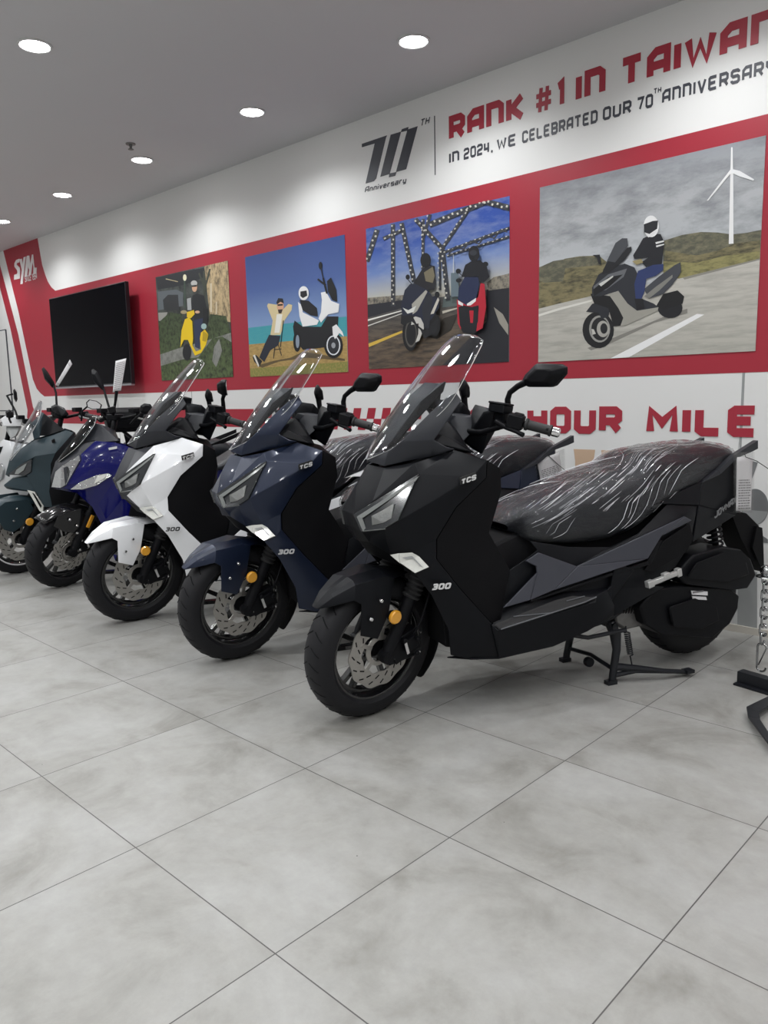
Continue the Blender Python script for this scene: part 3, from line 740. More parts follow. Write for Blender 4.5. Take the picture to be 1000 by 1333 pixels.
def poster(name, rect, bg, layers, label):
    """rect (x0,z0,x1,z1) on the wall; layers: (material, [(x,z)...]) printed on the sheet, in order"""
    bm = bmesh.new(); mats = [bg]; y = WY-.0035
    b_box(bm, ((rect[0]+rect[2])/2, WY-.0018, (rect[1]+rect[3])/2), (rect[2]-rect[0], .0036, rect[3]-rect[1]), None, 0)
    x0, z0, x1, z1 = rect
    def clip(pg):
        for ax_, val, sg in ((0, x0, 1), (0, x1, -1), (1, z0, 1), (1, z1, -1)):
            out = []
            for i in range(len(pg)):
                a, b = pg[i-1], pg[i]; da, db = (a[ax_]-val)*sg, (b[ax_]-val)*sg
                if (da >= 0) != (db >= 0):
                    t = da/(da-db); out.append((a[0]+(b[0]-a[0])*t, a[1]+(b[1]-a[1])*t))
                if db >= 0: out.append(b)
            pg = out
            if len(pg) < 3: return None
        return pg
    d = .0004
    for m, pg in layers:
        # convex or concave polygons: triangulate first, clip after
        vs = [Vector((p[0], p[1], 0)) for p in pg]
        from mathutils.geometry import tessellate_polygon
        if m not in mats: mats.append(m)
        mi = mats.index(m); d += .00012
        for tri in tessellate_polygon([vs]):
            q = clip([(vs[i].x, vs[i].y) for i in tri])
            if not q: continue
            try:
                f = bm.faces.new([bm.verts.new((a, WY-.0036-d, b)) for a, b in q]); f.material_index = mi
                if f.normal.y > 0: pass
            except ValueError: pass
    for f in bm.faces: f.normal_update()
    flip = [f for f in bm.faces if f.normal.y > .5 and f.calc_center_median().y < WY-.0037]
    if flip: bmesh.ops.reverse_faces(bm, faces=flip)
    me = bm_mesh(bm, normals=False)
    o = finish(name, me, mats, None, 0); tag(o, label, 'poster'); return o
def strip(a, b, w):
    """thick line in crop pixels"""
    dx, dy = b[0]-a[0], b[1]-a[1]; L = math.hypot(dx, dy) or 1; nx, ny = -dy/L*w/2, dx/L*w/2
    return [(a[0]+nx, a[1]+ny), (b[0]+nx, b[1]+ny), (b[0]-nx, b[1]-ny), (a[0]-nx, a[1]-ny)]
# homographies: crop pixels of each printed sheet -> metres on the wall sheet (the sheets are flat, four corners each)
def quadmap(src, dst):
    import numpy as np
    A = []; B = []
    for (x, y), (X, Z) in zip(src, dst):
        A.append([x, y, 1, 0, 0, 0, -X*x, -X*y]); B.append(X); A.append([0, 0, 0, x, y, 1, -Z*x, -Z*y]); B.append(Z)
    s = np.linalg.solve(np.array(A), np.array(B))
    return lambda p: ((s[0]*p[0]+s[1]*p[1]+s[2])/(s[6]*p[0]+s[7]*p[1]+1), (s[3]*p[0]+s[4]*p[1]+s[5])/(s[6]*p[0]+s[7]*p[1]+1))
Z0, Z1 = 1.372, 2.312
# ---- poster with windmill
r4 = (-.044, 1.366, 1.140, 2.320)
q4 = quadmap([(46, 240), (996, 20), (942, 915), (33, 965)], [(r4[0], r4[3]), (r4[2], r4[3]), (r4[2], r4[1]), (r4[0], r4[1])])
sky = grad_mat('print_cloudy_sky', [(0, 'b5b6b6'), (.45, 'b4b7bb'), (.62, 'a4a7aa'), (.8, '9fa1a4'), (1, '85888d')], noise=(4.5, '74777c', .75, (1, 1, 2.6), 6))
hill = grad_mat('print_dark_hill', [(0, '4a4a3c'), (1, '4d4d42')], noise=(22, '87826a', .8, (1, 1, 2), 6))
scrub = grad_mat('print_dry_scrub', [(0, '7b7152'), (1, '6f6a4c')], noise=(14, '35352a', .95, (1, 1, 3.5), 6))
grass = grad_mat('print_dry_grass', [(0, '8b8557'), (1, '7d7850')], noise=(18, '4f4e33', .8, (1, 1, 3), 5))
road = grad_mat('print_concrete_road', [(0, 'a19f97'), (.4, 'aeaba4'), (1, 'b6b3ab')], noise=(9, '8b8982', .5, (.6, 1, 5), 4))
def E4(c, *a, **k): return ell(*a, **k)
L4 = [(hill, [(560, 460), (640, 435), (720, 422), (790, 424), (850, 432), (910, 425), (975, 412), (975, 560), (600, 600), (560, 560)]),
 (scrub, [(570, 500), (700, 520), (790, 500), (860, 470), (970, 455), (970, 540), (640, 620), (560, 600)]),
 (grass, [(560, 545), (700, 550), (820, 520), (970, 500), (966, 534), (760, 585), (640, 613), (560, 620)]),
 (scrub, [(33, 572), (90, 560), (150, 535), (210, 525), (290, 522), (340, 560), (340, 690), (260, 690), (120, 722), (33, 745)]),
 (hill, [(33, 575), (100, 545), (230, 525), (300, 530), (300, 560), (150, 575), (140, 630), (60, 635), (33, 620)]),
 (road, [(30, 745), (120, 722), (300, 680), (640, 613), (970, 532), (950, 930), (30, 980)]),
 (ink('c9c7c0'), [(30, 768), (120, 740), (260, 705), (260, 712), (120, 750), (30, 778)]),
 (ink('7d7b73'), [(640, 612), (970, 530), (970, 536), (650, 620)]),
 (ink('e0dfda'), [(335, 948), (700, 762), (730, 765), (415, 942)]),
 (ink('77756f'), [(240, 905), (330, 870), (560, 775), (660, 740), (660, 760), (520, 800), (350, 880), (255, 915)]),
 (ink('e6e7e8'), [(846, 165), (858, 165), (856, 470), (836, 472)]), (ink('e6e7e8'), [(846, 165), (850, 70), (856, 70), (857, 165)]), (ink('e6e7e8'), [(848, 160), (853, 172), (752, 292), (745, 293)]), (ink('d5d6d8'), [(850, 160), (885, 168), (945, 203), (942, 209), (880, 190), (850, 175)]),
 (ink('101114'), ell(286, 830, 66, 76)), (ink('8a8985'), ell(292, 826, 44, 56)), (ink('17181b'), ell(294, 826, 37, 48)), (ink('9a9892'), ell(306, 826, 26, 34)), (ink('1b1c1f'), ell(310, 824, 15, 22)), (ink('b4b2ac'), [(262, 850), (258, 826), (268, 828), (276, 846)]),
 (ink('14151a'), ell(588, 738, 52, 42)), (ink('0d0e11'), [(530, 730), (560, 680), (620, 665), (648, 690), (640, 720), (600, 735), (560, 745)]),
 (ink('202228'), [(236, 755), (262, 722), (300, 712), (340, 728), (330, 775), (300, 785), (290, 760)]),
 (ink('0c0d10'), [(255, 680), (340, 690), (400, 700), (400, 810), (350, 815), (330, 740), (270, 720)]),
 (ink('8e8c84'), [(330, 680), (372, 668), (410, 720), (445, 748), (540, 735), (536, 750), (400, 812), (380, 812), (392, 780), (372, 740)]),
 (ink('24262c'), [(262, 655), (290, 600), (340, 570), (400, 555), (440, 570), (460, 610), (440, 640), (470, 700), (520, 720), (540, 735), (450, 750), (410, 720), (372, 668), (300, 690), (262, 690)]),
 (ink('5b5d61'), [(268, 650), (330, 600), (410, 575), (395, 610), (320, 665), (270, 672)]), (ink('0b0c0f'), [(268, 662), (330, 612), (392, 600), (330, 655), (300, 672), (270, 690)]), (ink('b9b9b5'), [(290, 640), (350, 605), (352, 610), (300, 650)]),
 (ink('3a3c42'), [(480, 660), (540, 610), (610, 560), (634, 548), (636, 590), (600, 640), (560, 680), (500, 700)]), (ink('75746f'), [(480, 690), (530, 650), (600, 600), (600, 612), (545, 665), (500, 700)]),
 (ink('3e4045'), [(328, 540), (362, 470), (390, 450), (412, 450), (415, 480), (365, 548), (335, 590), (310, 585)]), (ink('17181c'), [(310, 580), (330, 545), (360, 550), (410, 490), (428, 484), (430, 500), (400, 540), (340, 590), (305, 600)]),
 (ink('191a1e'), [(265, 520), (296, 518), (300, 560), (290, 555), (284, 530)]),
 (ink('17181e'), [(436, 520), (455, 490), (478, 450), (520, 430), (552, 432), (568, 468), (560, 520), (556, 556), (490, 570), (470, 548), (500, 530), (440, 535)]), (ink('c9c9c8'), [(530, 466), (564, 458), (566, 464), (532, 474)]), (ink('c9c9c8'), [(532, 480), (566, 472), (566, 477), (534, 487)]),
 (ink('24315c'), [(456, 585), (520, 560), (562, 556), (562, 580), (530, 605), (490, 618), (482, 670), (470, 700), (445, 700), (440, 640)]), (ink('101116'), [(440, 700), (476, 700), (482, 740), (450, 748)]),
 (ink('e4e4e4'), ell(513, 400, 32, 45)), (ink('1d1f24'), [(482, 392), (520, 378), (542, 376), (538, 410), (505, 432), (483, 428)]), (ink('cfcfcf'), [(484, 425), (505, 432), (538, 415), (520, 440), (500, 446)]), (ink('8a7f5a'), [(432, 545), (470, 535), (478, 550), (450, 560)])]
poster('wall_poster', r4, sky, [(m, [q4(p) for p in pg]) for m, pg in L4], 'poster of a helmeted rider on a grey scooter passing a white windmill')
# ---- poster with two riders on the bridge
r3_ = (-1.410, 1.378, -.246, 2.312)
q3 = quadmap([(74, 240), (890, 70), (882, 1010), (90, 1053)], [(r3_[0], r3_[3]), (r3_[2], r3_[3]), (r3_[2], r3_[1]), (r3_[0], r3_[1])])
sky3 = grad_mat('print_blue_sky', [(0, '8d96a0'), (.42, 'a39a8a'), (.52, 'a9a89f'), (.68, '6279ab'), (.85, '2d4a94'), (1, '213f8c')], noise=(5, 'aab4c8', .35, (1, 1, 3), 6))
road3 = grad_mat('print_evening_road', [(0, '5a4b3c'), (.2, '5f5244'), (.35, '4f4a45'), (.5, '5a5a5c')], noise=(10, '262628', .8, (.7, 1, 5), 4))
town = grad_mat('print_far_town', [(0, '7b7466'), (1, '8b8578')], noise=(40, '2e2f33', .9, (1, 1, 1), 4))
truss = grad_mat('print_steel_truss', [(0, '2a2b30'), (1, '2d3038')], noise=(34, '55575c', .5, (1, 1, 1), 2))
L3 = [(road3, [(70, 700), (280, 670), (500, 640), (770, 600), (895, 590), (890, 1030), (85, 1060)]), (ink('1d1e24'), [(760, 600), (895, 585), (890, 1020), (500, 1040), (640, 900), (760, 780)]),
 (town, [(760, 560), (800, 530), (895, 508), (895, 590), (770, 605)]), (town, [(78, 640), (300, 625), (300, 665), (82, 680)]), (ink('23242a'), [(80, 680), (290, 655), (285, 700), (82, 755)]), (ink('55605f'), [(520, 640), (600, 640), (600, 690), (510, 700)]),
 (ink('d7d5cf'), [(82, 765), (285, 712), (285, 718), (82, 775)]), (ink('c8c6c0'), [(82, 800), (285, 728), (285, 733), (82, 806)]), (ink('c6a545'), [(88, 905), (282, 830), (284, 842), (90, 925)]), (ink('b8b2a5'), [(510, 720), (600, 700), (600, 706), (512, 735)]),
 (ink('8a867d'), [(800, 700), (850, 740), (880, 800), (880, 860), (830, 790)]), (ink('2b2722'), [(520, 760), (600, 735), (560, 830), (480, 880), (430, 870)]),
]
TR = [((140, 245), (80, 430), 30), ((231, 215), (231, 690), 24), ((280, 210), (352, 550), 26), ((175, 300), (290, 250), 22), ((405, 190), (402, 480), 18), ((360, 190), (520, 370), 26), ((440, 225), (770, 95), 34), ((740, 95), (895, 140), 34), ((670, 130), (520, 350), 20),
    ((520, 385), (895, 250), 16), ((540, 405), (895, 300), 14), ((515, 370), (545, 660), 26), ((500, 380), (500, 600), 14), ((445, 165), (405, 300), 18)]
for a_, b_, w_ in TR: L3.append((truss, strip(a_, b_, w_)))
for a_, b_, w_ in TR:
    n_ = max(3, int(math.hypot(b_[0]-a_[0], b_[1]-a_[1])/26))
    for k in range(n_):
        t0, t1 = (k+.25)/n_, (k+.62)/n_; o_ = (-1)**k*w_*.16
        dx, dy = b_[0]-a_[0], b_[1]-a_[1]; L_ = math.hypot(dx, dy); ox, oy = -dy/L_*o_, dx/L_*o_
        L3.append((ink('b9b6ac'), strip((a_[0]+dx*t0+ox, a_[1]+dy*t0+oy), (a_[0]+dx*t1+ox, a_[1]+dy*t1+oy), w_*.36)))
for k in range(8): L3.append((truss, strip((560+k*42, 372-k*15 if k % 2 else 396-k*13), (602+k*42, 385-k*15 if k % 2 else 352-k*15), 8)))
L3 += [(ink('5c6a72'), [(572, 505), (615, 500), (615, 640), (572, 640)]), (ink('aab0b4'), [(585, 400), (588, 400), (590, 505), (583, 505)]),
 (ink('0f1013'), ell(340, 850, 44, 98)), (ink('4d4a46'), ell(344, 850, 34, 78)), (ink('141518'), ell(345, 850, 28, 66)), (ink('0d0e11'), ell(478, 800, 34, 66)),
 (ink('b6b4ae'), [(352, 760), (372, 750), (410, 700), (418, 820), (392, 890), (370, 900), (386, 850), (388, 790), (345, 800)]), (ink('17181c'), [(290, 740), (350, 740), (380, 800), (420, 830), (500, 760), (490, 840), (420, 880), (400, 830), (350, 780), (300, 800), (286, 790)]),
 (ink('1d2233'), [(288, 690), (310, 600), (340, 565), (400, 560), (440, 600), (470, 640), (505, 620), (506, 700), (460, 770), (420, 800), (400, 760), (345, 742), (295, 745)]), (ink('9a988f'), [(350, 680), (430, 600), (440, 610), (380, 720), (355, 740)]), (ink('b4b0a6'), [(455, 740), (500, 640), (506, 660), (475, 735)]), (ink('c8c9c4'), [(298, 700), (330, 715), (375, 690), (360, 725), (325, 735)]),
 (ink('1b1b20'), [(360, 560), (410, 480), (445, 460), (482, 465), (488, 550), (480, 600), (440, 600), (400, 580)]), (ink('6d6652'), [(420, 500), (470, 468), (482, 520), (470, 560), (430, 550)]), (ink('0e0f13'), ell(430, 430, 30, 42)), (ink('23252c'), [(408, 700), (440, 620), (470, 640), (455, 760), (450, 820), (420, 820)]), (ink('14151a'), ell(328, 525, 12, 15)), (ink('14151a'), ell(495, 628, 14, 18)), (ink('14151a'), strip((330, 540), (350, 565), 5)),
 (ink('101116'), [(615, 770), (700, 780), (760, 760), (745, 820), (700, 852), (640, 845), (615, 800)]), (ink('a5182c'), [(606, 655), (660, 690), (725, 645), (740, 565), (762, 570), (770, 700), (750, 820), (715, 838), (730, 700), (700, 700), (680, 760), (640, 700), (628, 830), (610, 790)]),
 (ink('12131a'), [(615, 700), (640, 690), (690, 700), (728, 690), (725, 780), (700, 850), (640, 845), (622, 800)]), (ink('a8182b'), [(676, 720), (700, 720), (696, 790), (682, 790)]), (ink('1c2544'), [(612, 655), (618, 590), (650, 530), (725, 530), (735, 570), (715, 650), (660, 690)]), (ink('e6e6e2'), [(612, 660), (642, 680), (640, 694), (615, 684)]), (ink('e6e6e2'), [(662, 682), (715, 648), (712, 668), (685, 690), (664, 692)]),
 (ink('14151c'), [(632, 530), (655, 460), (690, 440), (740, 435), (775, 470), (790, 530), (760, 560), (735, 560), (725, 525), (660, 530)]), (ink('101117'), ell(704, 398, 31, 46)), (ink('2a2c33'), ell(700, 392, 20, 16)), (ink('14151a'), ell(616, 495, 15, 14)), (ink('14151a'), ell(768, 458, 16, 14)), (ink('14151a'), ell(618, 548, 16, 12)), (ink('15161b'), strip((730, 500), (768, 465), 5)), (ink('14151a'), strip((620, 505), (636, 520), 4))]
poster('wall_poster', r3_, sky3, [(m, [q3(p) for p in pg]) for m, pg in L3], 'poster of two riders on a steel truss bridge, one scooter red')
# ---- poster by the sea
r2_ = (-2.770, 1.368, -1.620, 2.307)
q2 = quadmap([(478, 165), (965, 55), (980, 718), (500, 745)], [(r2_[0], r2_[3]), (r2_[2], r2_[3]), (r2_[2], r2_[1]), (r2_[0], r2_[1])])
sky2 = grad_mat('print_clear_sky', [(0, '8ba0b4'), (.45, '6f86ad'), (.7, '43588c'), (1, '2b3f74')])
sea2 = grad_mat('print_turquoise_sea', [(0, '3f8f98'), (1, '2f7f8e')], noise=(20, '4fa3a8', .5, (1, 1, 6), 3))
sand2 = grad_mat('print_sand', [(0, 'a08550'), (1, 'b1935c')], noise=(25, '7b6439', .6, (1, 1, 3), 5))
gras2 = grad_mat('print_sand_grass', [(0, '6f7236'), (1, '8a8346')], noise=(60, 'a89358', .9, (1, 1, 1), 3))
L2 = [(sea2, [(480, 508), (975, 450), (978, 548), (490, 588)]), (sand2, [(485, 588), (978, 545), (985, 730), (490, 760)]), (gras2, [(488, 705), (980, 668), (985, 740), (495, 760)]),
 (ink('594a30'), [(530, 690), (620, 665), (700, 650), (760, 620), (880, 640), (965, 655), (965, 665), (780, 650), (640, 670), (560, 700)]),
 (ink('c5b58d'), [(585, 400), (590, 388), (640, 395), (660, 420), (690, 390), (708, 395), (705, 420), (670, 470), (650, 540), (600, 542), (612, 470), (596, 430)]), (ink('d8d5cc'), [(632, 440), (660, 440), (645, 530), (620, 530)]), (ink('c79a7c'), ell(650, 402, 17, 26)), (ink('1c1a1c'), [(630, 385), (640, 362), (662, 364), (668, 388), (650, 380), (636, 392)]), (ink('1a1a1c'), [(636, 392), (662, 390), (662, 398), (637, 400)]), (ink('3a2c26'), [(638, 418), (662, 416), (655, 436), (642, 436)]),
 (ink('1e222e'), [(594, 540), (650, 545), (640, 590), (600, 615), (570, 672), (545, 650), (575, 580)]), (ink('161719'), [(512, 648), (530, 638), (560, 668), (545, 695), (520, 670)]), (ink('c9c6bd'), [(515, 640), (524, 636), (545, 690), (540, 697)]), (ink('1a1a1a'), strip((640, 590), (655, 640), 4)), (ink('1a1a1a'), strip((622, 600), (615, 655), 4)), (ink('1a1a1a'), strip((618, 612), (655, 608), 4)), (ink('1a1a1a'), strip((665, 470), (650, 600), 4)),
 (ink('15161a'), [(720, 470), (760, 500), (850, 500), (880, 450), (935, 450), (930, 520), (870, 560), (865, 600), (760, 612), (720, 560), (712, 500)]), (ink('0e0f12'), ell(732, 572, 19, 50)), (ink('7f8a99'), ell(734, 572, 9, 32)), (ink('0e0f12'), ell(910, 590, 46, 62)), (ink('c9ccd0'), ell(910, 590, 34, 48)), (ink('22242a'), ell(910, 590, 28, 42)), (ink('8f9297'), ell(910, 590, 10, 14)),
 (ink('e8e8e8'), [(905, 500), (925, 488), (955, 525), (962, 548), (940, 530), (918, 560), (908, 540)]), (ink('e8e8e8'), [(850, 335), (875, 330), (900, 375), (940, 390), (935, 430), (885, 440), (850, 480), (838, 460), (850, 430), (855, 370)]), (ink('e6e6e6'), [(738, 380), (760, 400), (760, 430), (840, 470), (830, 490), (760, 500), (745, 450)]), (ink('191a1e'), [(745, 370), (790, 375), (830, 410), (835, 450), (800, 445), (760, 420)]), (ink('15161a'), [(880, 280), (900, 262), (925, 320), (930, 380), (905, 370), (885, 330)]), (ink('e8e8e8'), ell(766, 338, 25, 34)), (ink('1a1b20'), [(750, 330), (780, 325), (784, 350), (762, 362), (750, 352)]),
 (ink('15161a'), ell(849, 205, 9, 18)), (ink('15161a'), strip((852, 215), (870, 310), 5)), (ink('15161a'), strip((835, 270), (875, 300), 9)), (ink('15161a'), strip((862, 265), (880, 340), 9))]
poster('wall_poster', r2_, sky2, [(m, [q2(p) for p in pg]) for m, pg in L2], 'poster of a man reclining by the sea beside a white three-wheeled scooter')
# ---- poster with the yellow scooter
r1_ = (-4.135, 1.376, -3.005, 2.311)
q1 = quadmap([(48, 260), (408, 180), (435, 748), (78, 762)], [(r1_[0], r1_[3]), (r1_[2], r1_[3]), (r1_[2], r1_[1]), (r1_[0], r1_[1])])
bg1 = grad_mat('print_street_shade', [(0, '33362c'), (.5, '3a3d36'), (1, '4a4f4e')], noise=(9, '16181a', .9, (1, 1, 1), 6))
bush = grad_mat('print_bush_leaves', [(0, '4c5a35'), (1, '2e382a')], noise=(26, '101410', .95, (1, 1, 1), 5))
stone = grad_mat('print_grey_kerb', [(0, '777873'), (1, '85867f')], noise=(20, '4e4f4a', .6, (1, 1, 1), 4))
facade = grad_mat('print_lit_facade', [(0, 'a38f6c'), (1, 'b09b78')], noise=(18, '4b4336', .9, (2, 1, 1), 4))
L1 = [(facade, [(290, 200), (412, 180), (425, 480), (320, 470), (305, 330)]), (ink('565c60'), [(60, 330), (150, 320), (185, 335), (185, 400), (62, 420)]), (ink('24262a'), [(50, 262), (200, 230), (290, 215), (295, 260), (180, 300), (60, 320)]), (ink('2a2c2e'), [(85, 370), (110, 345), (160, 345), (165, 420), (90, 420)]), (ink('8b8a84'), [(62, 432), (108, 430), (90, 480), (64, 470)]),
 (bush, [(62, 480), (120, 430), (180, 440), (180, 600), (70, 640)]), (bush, [(320, 440), (400, 450), (430, 560), (430, 620), (300, 560)]), (stone, [(70, 635), (180, 600), (300, 570), (430, 530), (435, 640), (300, 700), (75, 710)]), (bush, [(330, 560), (380, 550), (430, 580), (435, 750), (80, 765), (75, 690), (180, 660), (260, 650), (300, 600)]), (stone, [(340, 600), (365, 560), (380, 620), (350, 700), (330, 670)]),
 (ink('3c4a40'), strip((192, 250), (195, 410), 8)), (ink('d9d3b5'), ell(194, 262, 9, 16)), (ink('3b3f36'), strip((265, 240), (300, 330), 9)), (ink('3b3f36'), strip((320, 220), (290, 330), 9)), (ink('3b3f36'), strip((290, 230), (292, 420), 10)), (ink('bdb29a'), strip((325, 290), (325, 430), 9)), (ink('bdb29a'), strip((352, 380), (352, 440), 6)), (ink('a99c7c'), strip((100, 268), (160, 282), 4)),
 (ink('1e2023'), [(232, 350), (255, 340), (290, 350), (305, 420), (308, 480), (290, 530), (262, 540), (240, 480), (228, 420)]), (ink('c29a7e'), ell(243, 310, 13, 22)), (ink('a9a9a6'), ell(241, 290, 16, 14)), (ink('1a1a1c'), [(230, 300), (254, 298), (254, 306), (231, 308)]), (ink('9a9c9c'), [(205, 365), (225, 360), (228, 420), (208, 420)]), (ink('252e48'), [(240, 470), (285, 460), (275, 560), (268, 610), (245, 600)]), (ink('17181b'), [(285, 410), (308, 415), (310, 470), (285, 480)]),
 (ink('16181a'), ell(205, 625, 22, 40)), (ink('d9b616'), [(172, 602), (178, 520), (195, 465), (215, 455), (232, 475), (236, 560), (232, 590), (250, 622), (275, 612), (270, 560), (275, 530), (295, 515), (312, 540), (300, 590), (275, 630), (245, 642), (225, 600), (210, 565), (190, 565)]), (ink('d3b020'), [(205, 430), (240, 420), (244, 440), (225, 460), (205, 455)]), (ink('a88c14'), [(285, 522), (312, 540), (300, 575), (282, 570)]), (ink('8fa6a6'), ell(290, 500, 14, 14)), (ink('9c8d6c'), ell(190, 430, 16, 9)), (ink('c29a7e'), ell(258, 430, 12, 7))]
poster('wall_poster', r1_, bg1, [(m, [q1(p) for p in pg]) for m, pg in L1], 'poster of a rider on a yellow scooter in a leafy street, nearest the television')
# ================================================================== the maxi scooter (black, blue and white ones)
def make_maxi():
    root = empty('maxi_scooter', (0, 0, 0), 0, '', 'scooter')
    mt = steer(17)
    # ---------------- front wheel and steered parts
    wheel(root, 'front_', (-.008, 0, .276), mt, R=.276, tw=.062)
    for s in (-1, 1): fork_leg(root, s, mt)
    cal = caliper(root, mt, tuple(a+b for a, b in zip((0.0775, -0.085, 0.2913), (0, 0, 0))), 1.25)
    bm = bmesh.new(); rp = (0.0123, -0.118, 0.4216)
    b_lathe(bm, [(.019, 0), (.026, .002), (.026, .010), (.022, .015)], (rp[0], rp[1]+.012, rp[2]), (0, -1, 0), 28)
    xf(bm, mt); finish('reflector', bm_mesh(bm), 'amber', root, 30)
    bm = bmesh.new()
    b_tube(bm, [(rp[0], -.088, rp[2]), (rp[0], rp[1]+.012, rp[2])], .02, 10); xf(bm, mt); finish('reflector_bracket', bm_mesh(bm), 'deep', root, 30)
    # fender
    off = lambda p, dx, w_, dz: (p[0]+dx, -w_, p[2]+dz)
    FA, FB, FC, FD, FE = (-0.2666, 0.0, 0.4818), (-0.2102, 0.0, 0.5272), (-0.1259, 0.0, 0.5655), (0.0049, 0.0, 0.5739), (0.1228, 0.0, 0.5529)
    V = dict(
        a=off(FA, 0, 0, 0), a1=off(FA, .002, .010, -.001), a2=off(FA, .006, .018, -.003),
        b=off(FB, 0, 0, 0), b1=off(FB, .004, .020, -.003), b2=(-0.2177, -0.05, 0.4913),
        c=off(FC, 0, 0, 0), c1=off(FC, .004, .028, -.004), c2=(-0.1545, -0.088, 0.5108), c3=(-0.1404, -0.066, 0.5575),
        d=off(FD, 0, 0, 0), d1=off(FD, .004, .035, -.004), d2=(-0.1267, -0.092, 0.4921), d3=(-0.0142, -0.078, 0.5717),
        e=off(FE, 0, 0, 0), e1=off(FE, .004, .035, -.004), e3=(0.0206, -0.088, 0.5626),
        b3=(-0.2149, -0.04, 0.5185), t1=(-0.1304, -0.1, 0.3776), t2=(-0.0534, -0.1, 0.3472), t3=(-0.0092, -0.1, 0.4319))
    facepart('front_fender', V, [(0, 'a a1 b1 b'), (0, 'b b1 c1 c'), (0, 'c c1 d1 d'), (0, 'd d1 e1 e'),
        (0, 'a1 a2 b3 b1'), (0, 'b1 b3 c3 c1'), (0, 'c1 c3 d3 d1'), (0, 'd1 d3 e3 e1'),
        (0, 'a2 b2 b3'), (0, 'b3 b2 c2 c3'), (0, 'c3 c2 d2 d3'), (0, 'd2 t1 t2 t3'), (0, 'd3 d2 t3 e3')], 'paint', root, mt=mt, solid=.004, bevel=.003, smooth=14)
    for p in ((-0.0503, -0.103, 0.4943), (-0.0923, -0.104, 0.4341)): bolt('fender_bolt', p, root, mt, .008)
    def rf(u, v):
        a = math.radians(62-100*u); r = .288+.01*u; w = .062-.02*u**3
        s = 2*v-1
        return (r*math.cos(a)-.0*abs(s), w*s, .265+(r-.03*abs(s)**3)*math.sin(a)-(.035*u*(1-abs(s)) if 0 else 0))
    grid_part('rear_splash_guard', rf, 12, 6, 'deep', root, .004, mt)
    # ---------------- handlebar group (steered)
    bm = bmesh.new()
    b_tube(bm, [(.34, 0, 1.06), (.37, -.12, 1.07), (.405, -.20, 1.105), (0.4058, -0.28, 1.1214), (0.4484, -0.37, 1.1106)], .011, 12)
    b_tube(bm, [(.34, 0, 1.06), (.37, .12, 1.07), (.405, .20, 1.105), (.44, .28, 1.12), (.48, .37, 1.10)], .011, 12)
    b_tube(bm, [(.25, 0, .75), (.34, 0, 1.07)], .02, 12)
    xf(bm, mt); hb = finish('handlebar', bm_mesh(bm), 'black2', root, 40)
    g0, g1 = Vector((0.4104, -0.29, 1.1225)), Vector((0.4571, -0.37, 1.1074))
    for s in (-1, 1):
        q0, q1 = [Vector((g.x, g.y*-s, g.z)) for g in (g0, g1)]; d = (q1-q0).normalized()
        bm = bmesh.new(); L = (q1-q0).length
        b_lathe(bm, [(.021, 0), (.022, .008), (.0175, .012), (.0175, L-.01), (.0205, L-.006), (.0205, L)], q0, d, 18)
        xf(bm, mt); finish('grip', bm_mesh(bm), 'rubber', hb, 40)
        bm = bmesh.new(); b_lathe(bm, [(.011, 0), (.017, .004), (.017, .026), (.012, .030)], q1, d, 18)
        xf(bm, mt); finish('bar_end', bm_mesh(bm), 'steel', hb, 40)
        # switch housing
        bm = bmesh.new(); q = q0-d*.035
        rot = d.to_track_quat('X', 'Z').to_matrix()
        b_box(bm, q, (.058, .046, .050), rot); b_box(bm, q+Vector((.014, 0, .018)), (.035, .03, .022), rot)
        b_box(bm, q+Vector((.022, 0, -.002)), (.03, .035, .016), rot)
        xf(bm, mt); finish('switch_housing', bm_mesh(bm), 'black2', hb, 30, .005)
        # lever
        bm = bmesh.new()
        lv = [(0.3655, -0.2, 1.123), (0.3802, -0.24, 1.1061), (0.3934, -0.28, 1.0949), (0.3925, -0.31, 1.0888)]
        lv = [(p[0]-.012, p[1]*-s, p[2]) for p in lv]
        b_tube(bm, lv, [.010, .009, .007, .009], 10)
        xf(bm, mt); finish('brake_lever', bm_mesh(bm), 'black2', hb, 40)
        # fluid reservoir
        bm = bmesh.new(); c = Vector((0.3868, -0.19, 1.1645)); c.y *= -s
        b_box(bm, c, (.05, .075, .030), Matrix.Rotation(.12, 3, 'Y')); b_box(bm, c+Vector((0, 0, .018)), (.054, .08, .008), Matrix.Rotation(.12, 3, 'Y'))
        b_box(bm, c+Vector((.01, -s*.0, -.03)), (.03, .05, .035))
        xf(bm, mt); finish('brake_reservoir', bm_mesh(bm), 'black', hb, 30, .004)
    # handlebar shroud
    w = [(0.3544, -0.05, 1.0219), (0.3848, -0.12, 0.9853), (0.4121, -0.15, 1.074), (0.4009, -0.17, 1.1252), (0.3768, -0.17, 1.1596), (0.3647, -0.13, 1.1438), (0.3663, -0.08, 1.0832)]
    hullpart('handlebar_shroud', [w[:5]+w[5:]+[(p[0]+.05, -.02, p[2]) for p in w[:4]]+[(p[0]+.04, -.03, p[2]) for p in w[4:]]], 'black', root, 'two', .006, mt)
    k = [(0.305, -0.02, 1.0979), (0.3244, -0.03, 1.121), (0.4127, -0.05, 1.1166), (0.3904, -0.08, 1.0818), (0.3207, -0.08, 1.0292)]
    hullpart('bar_centre_cover', [k], 'cowlgrey', root, 'join', .004, mt)
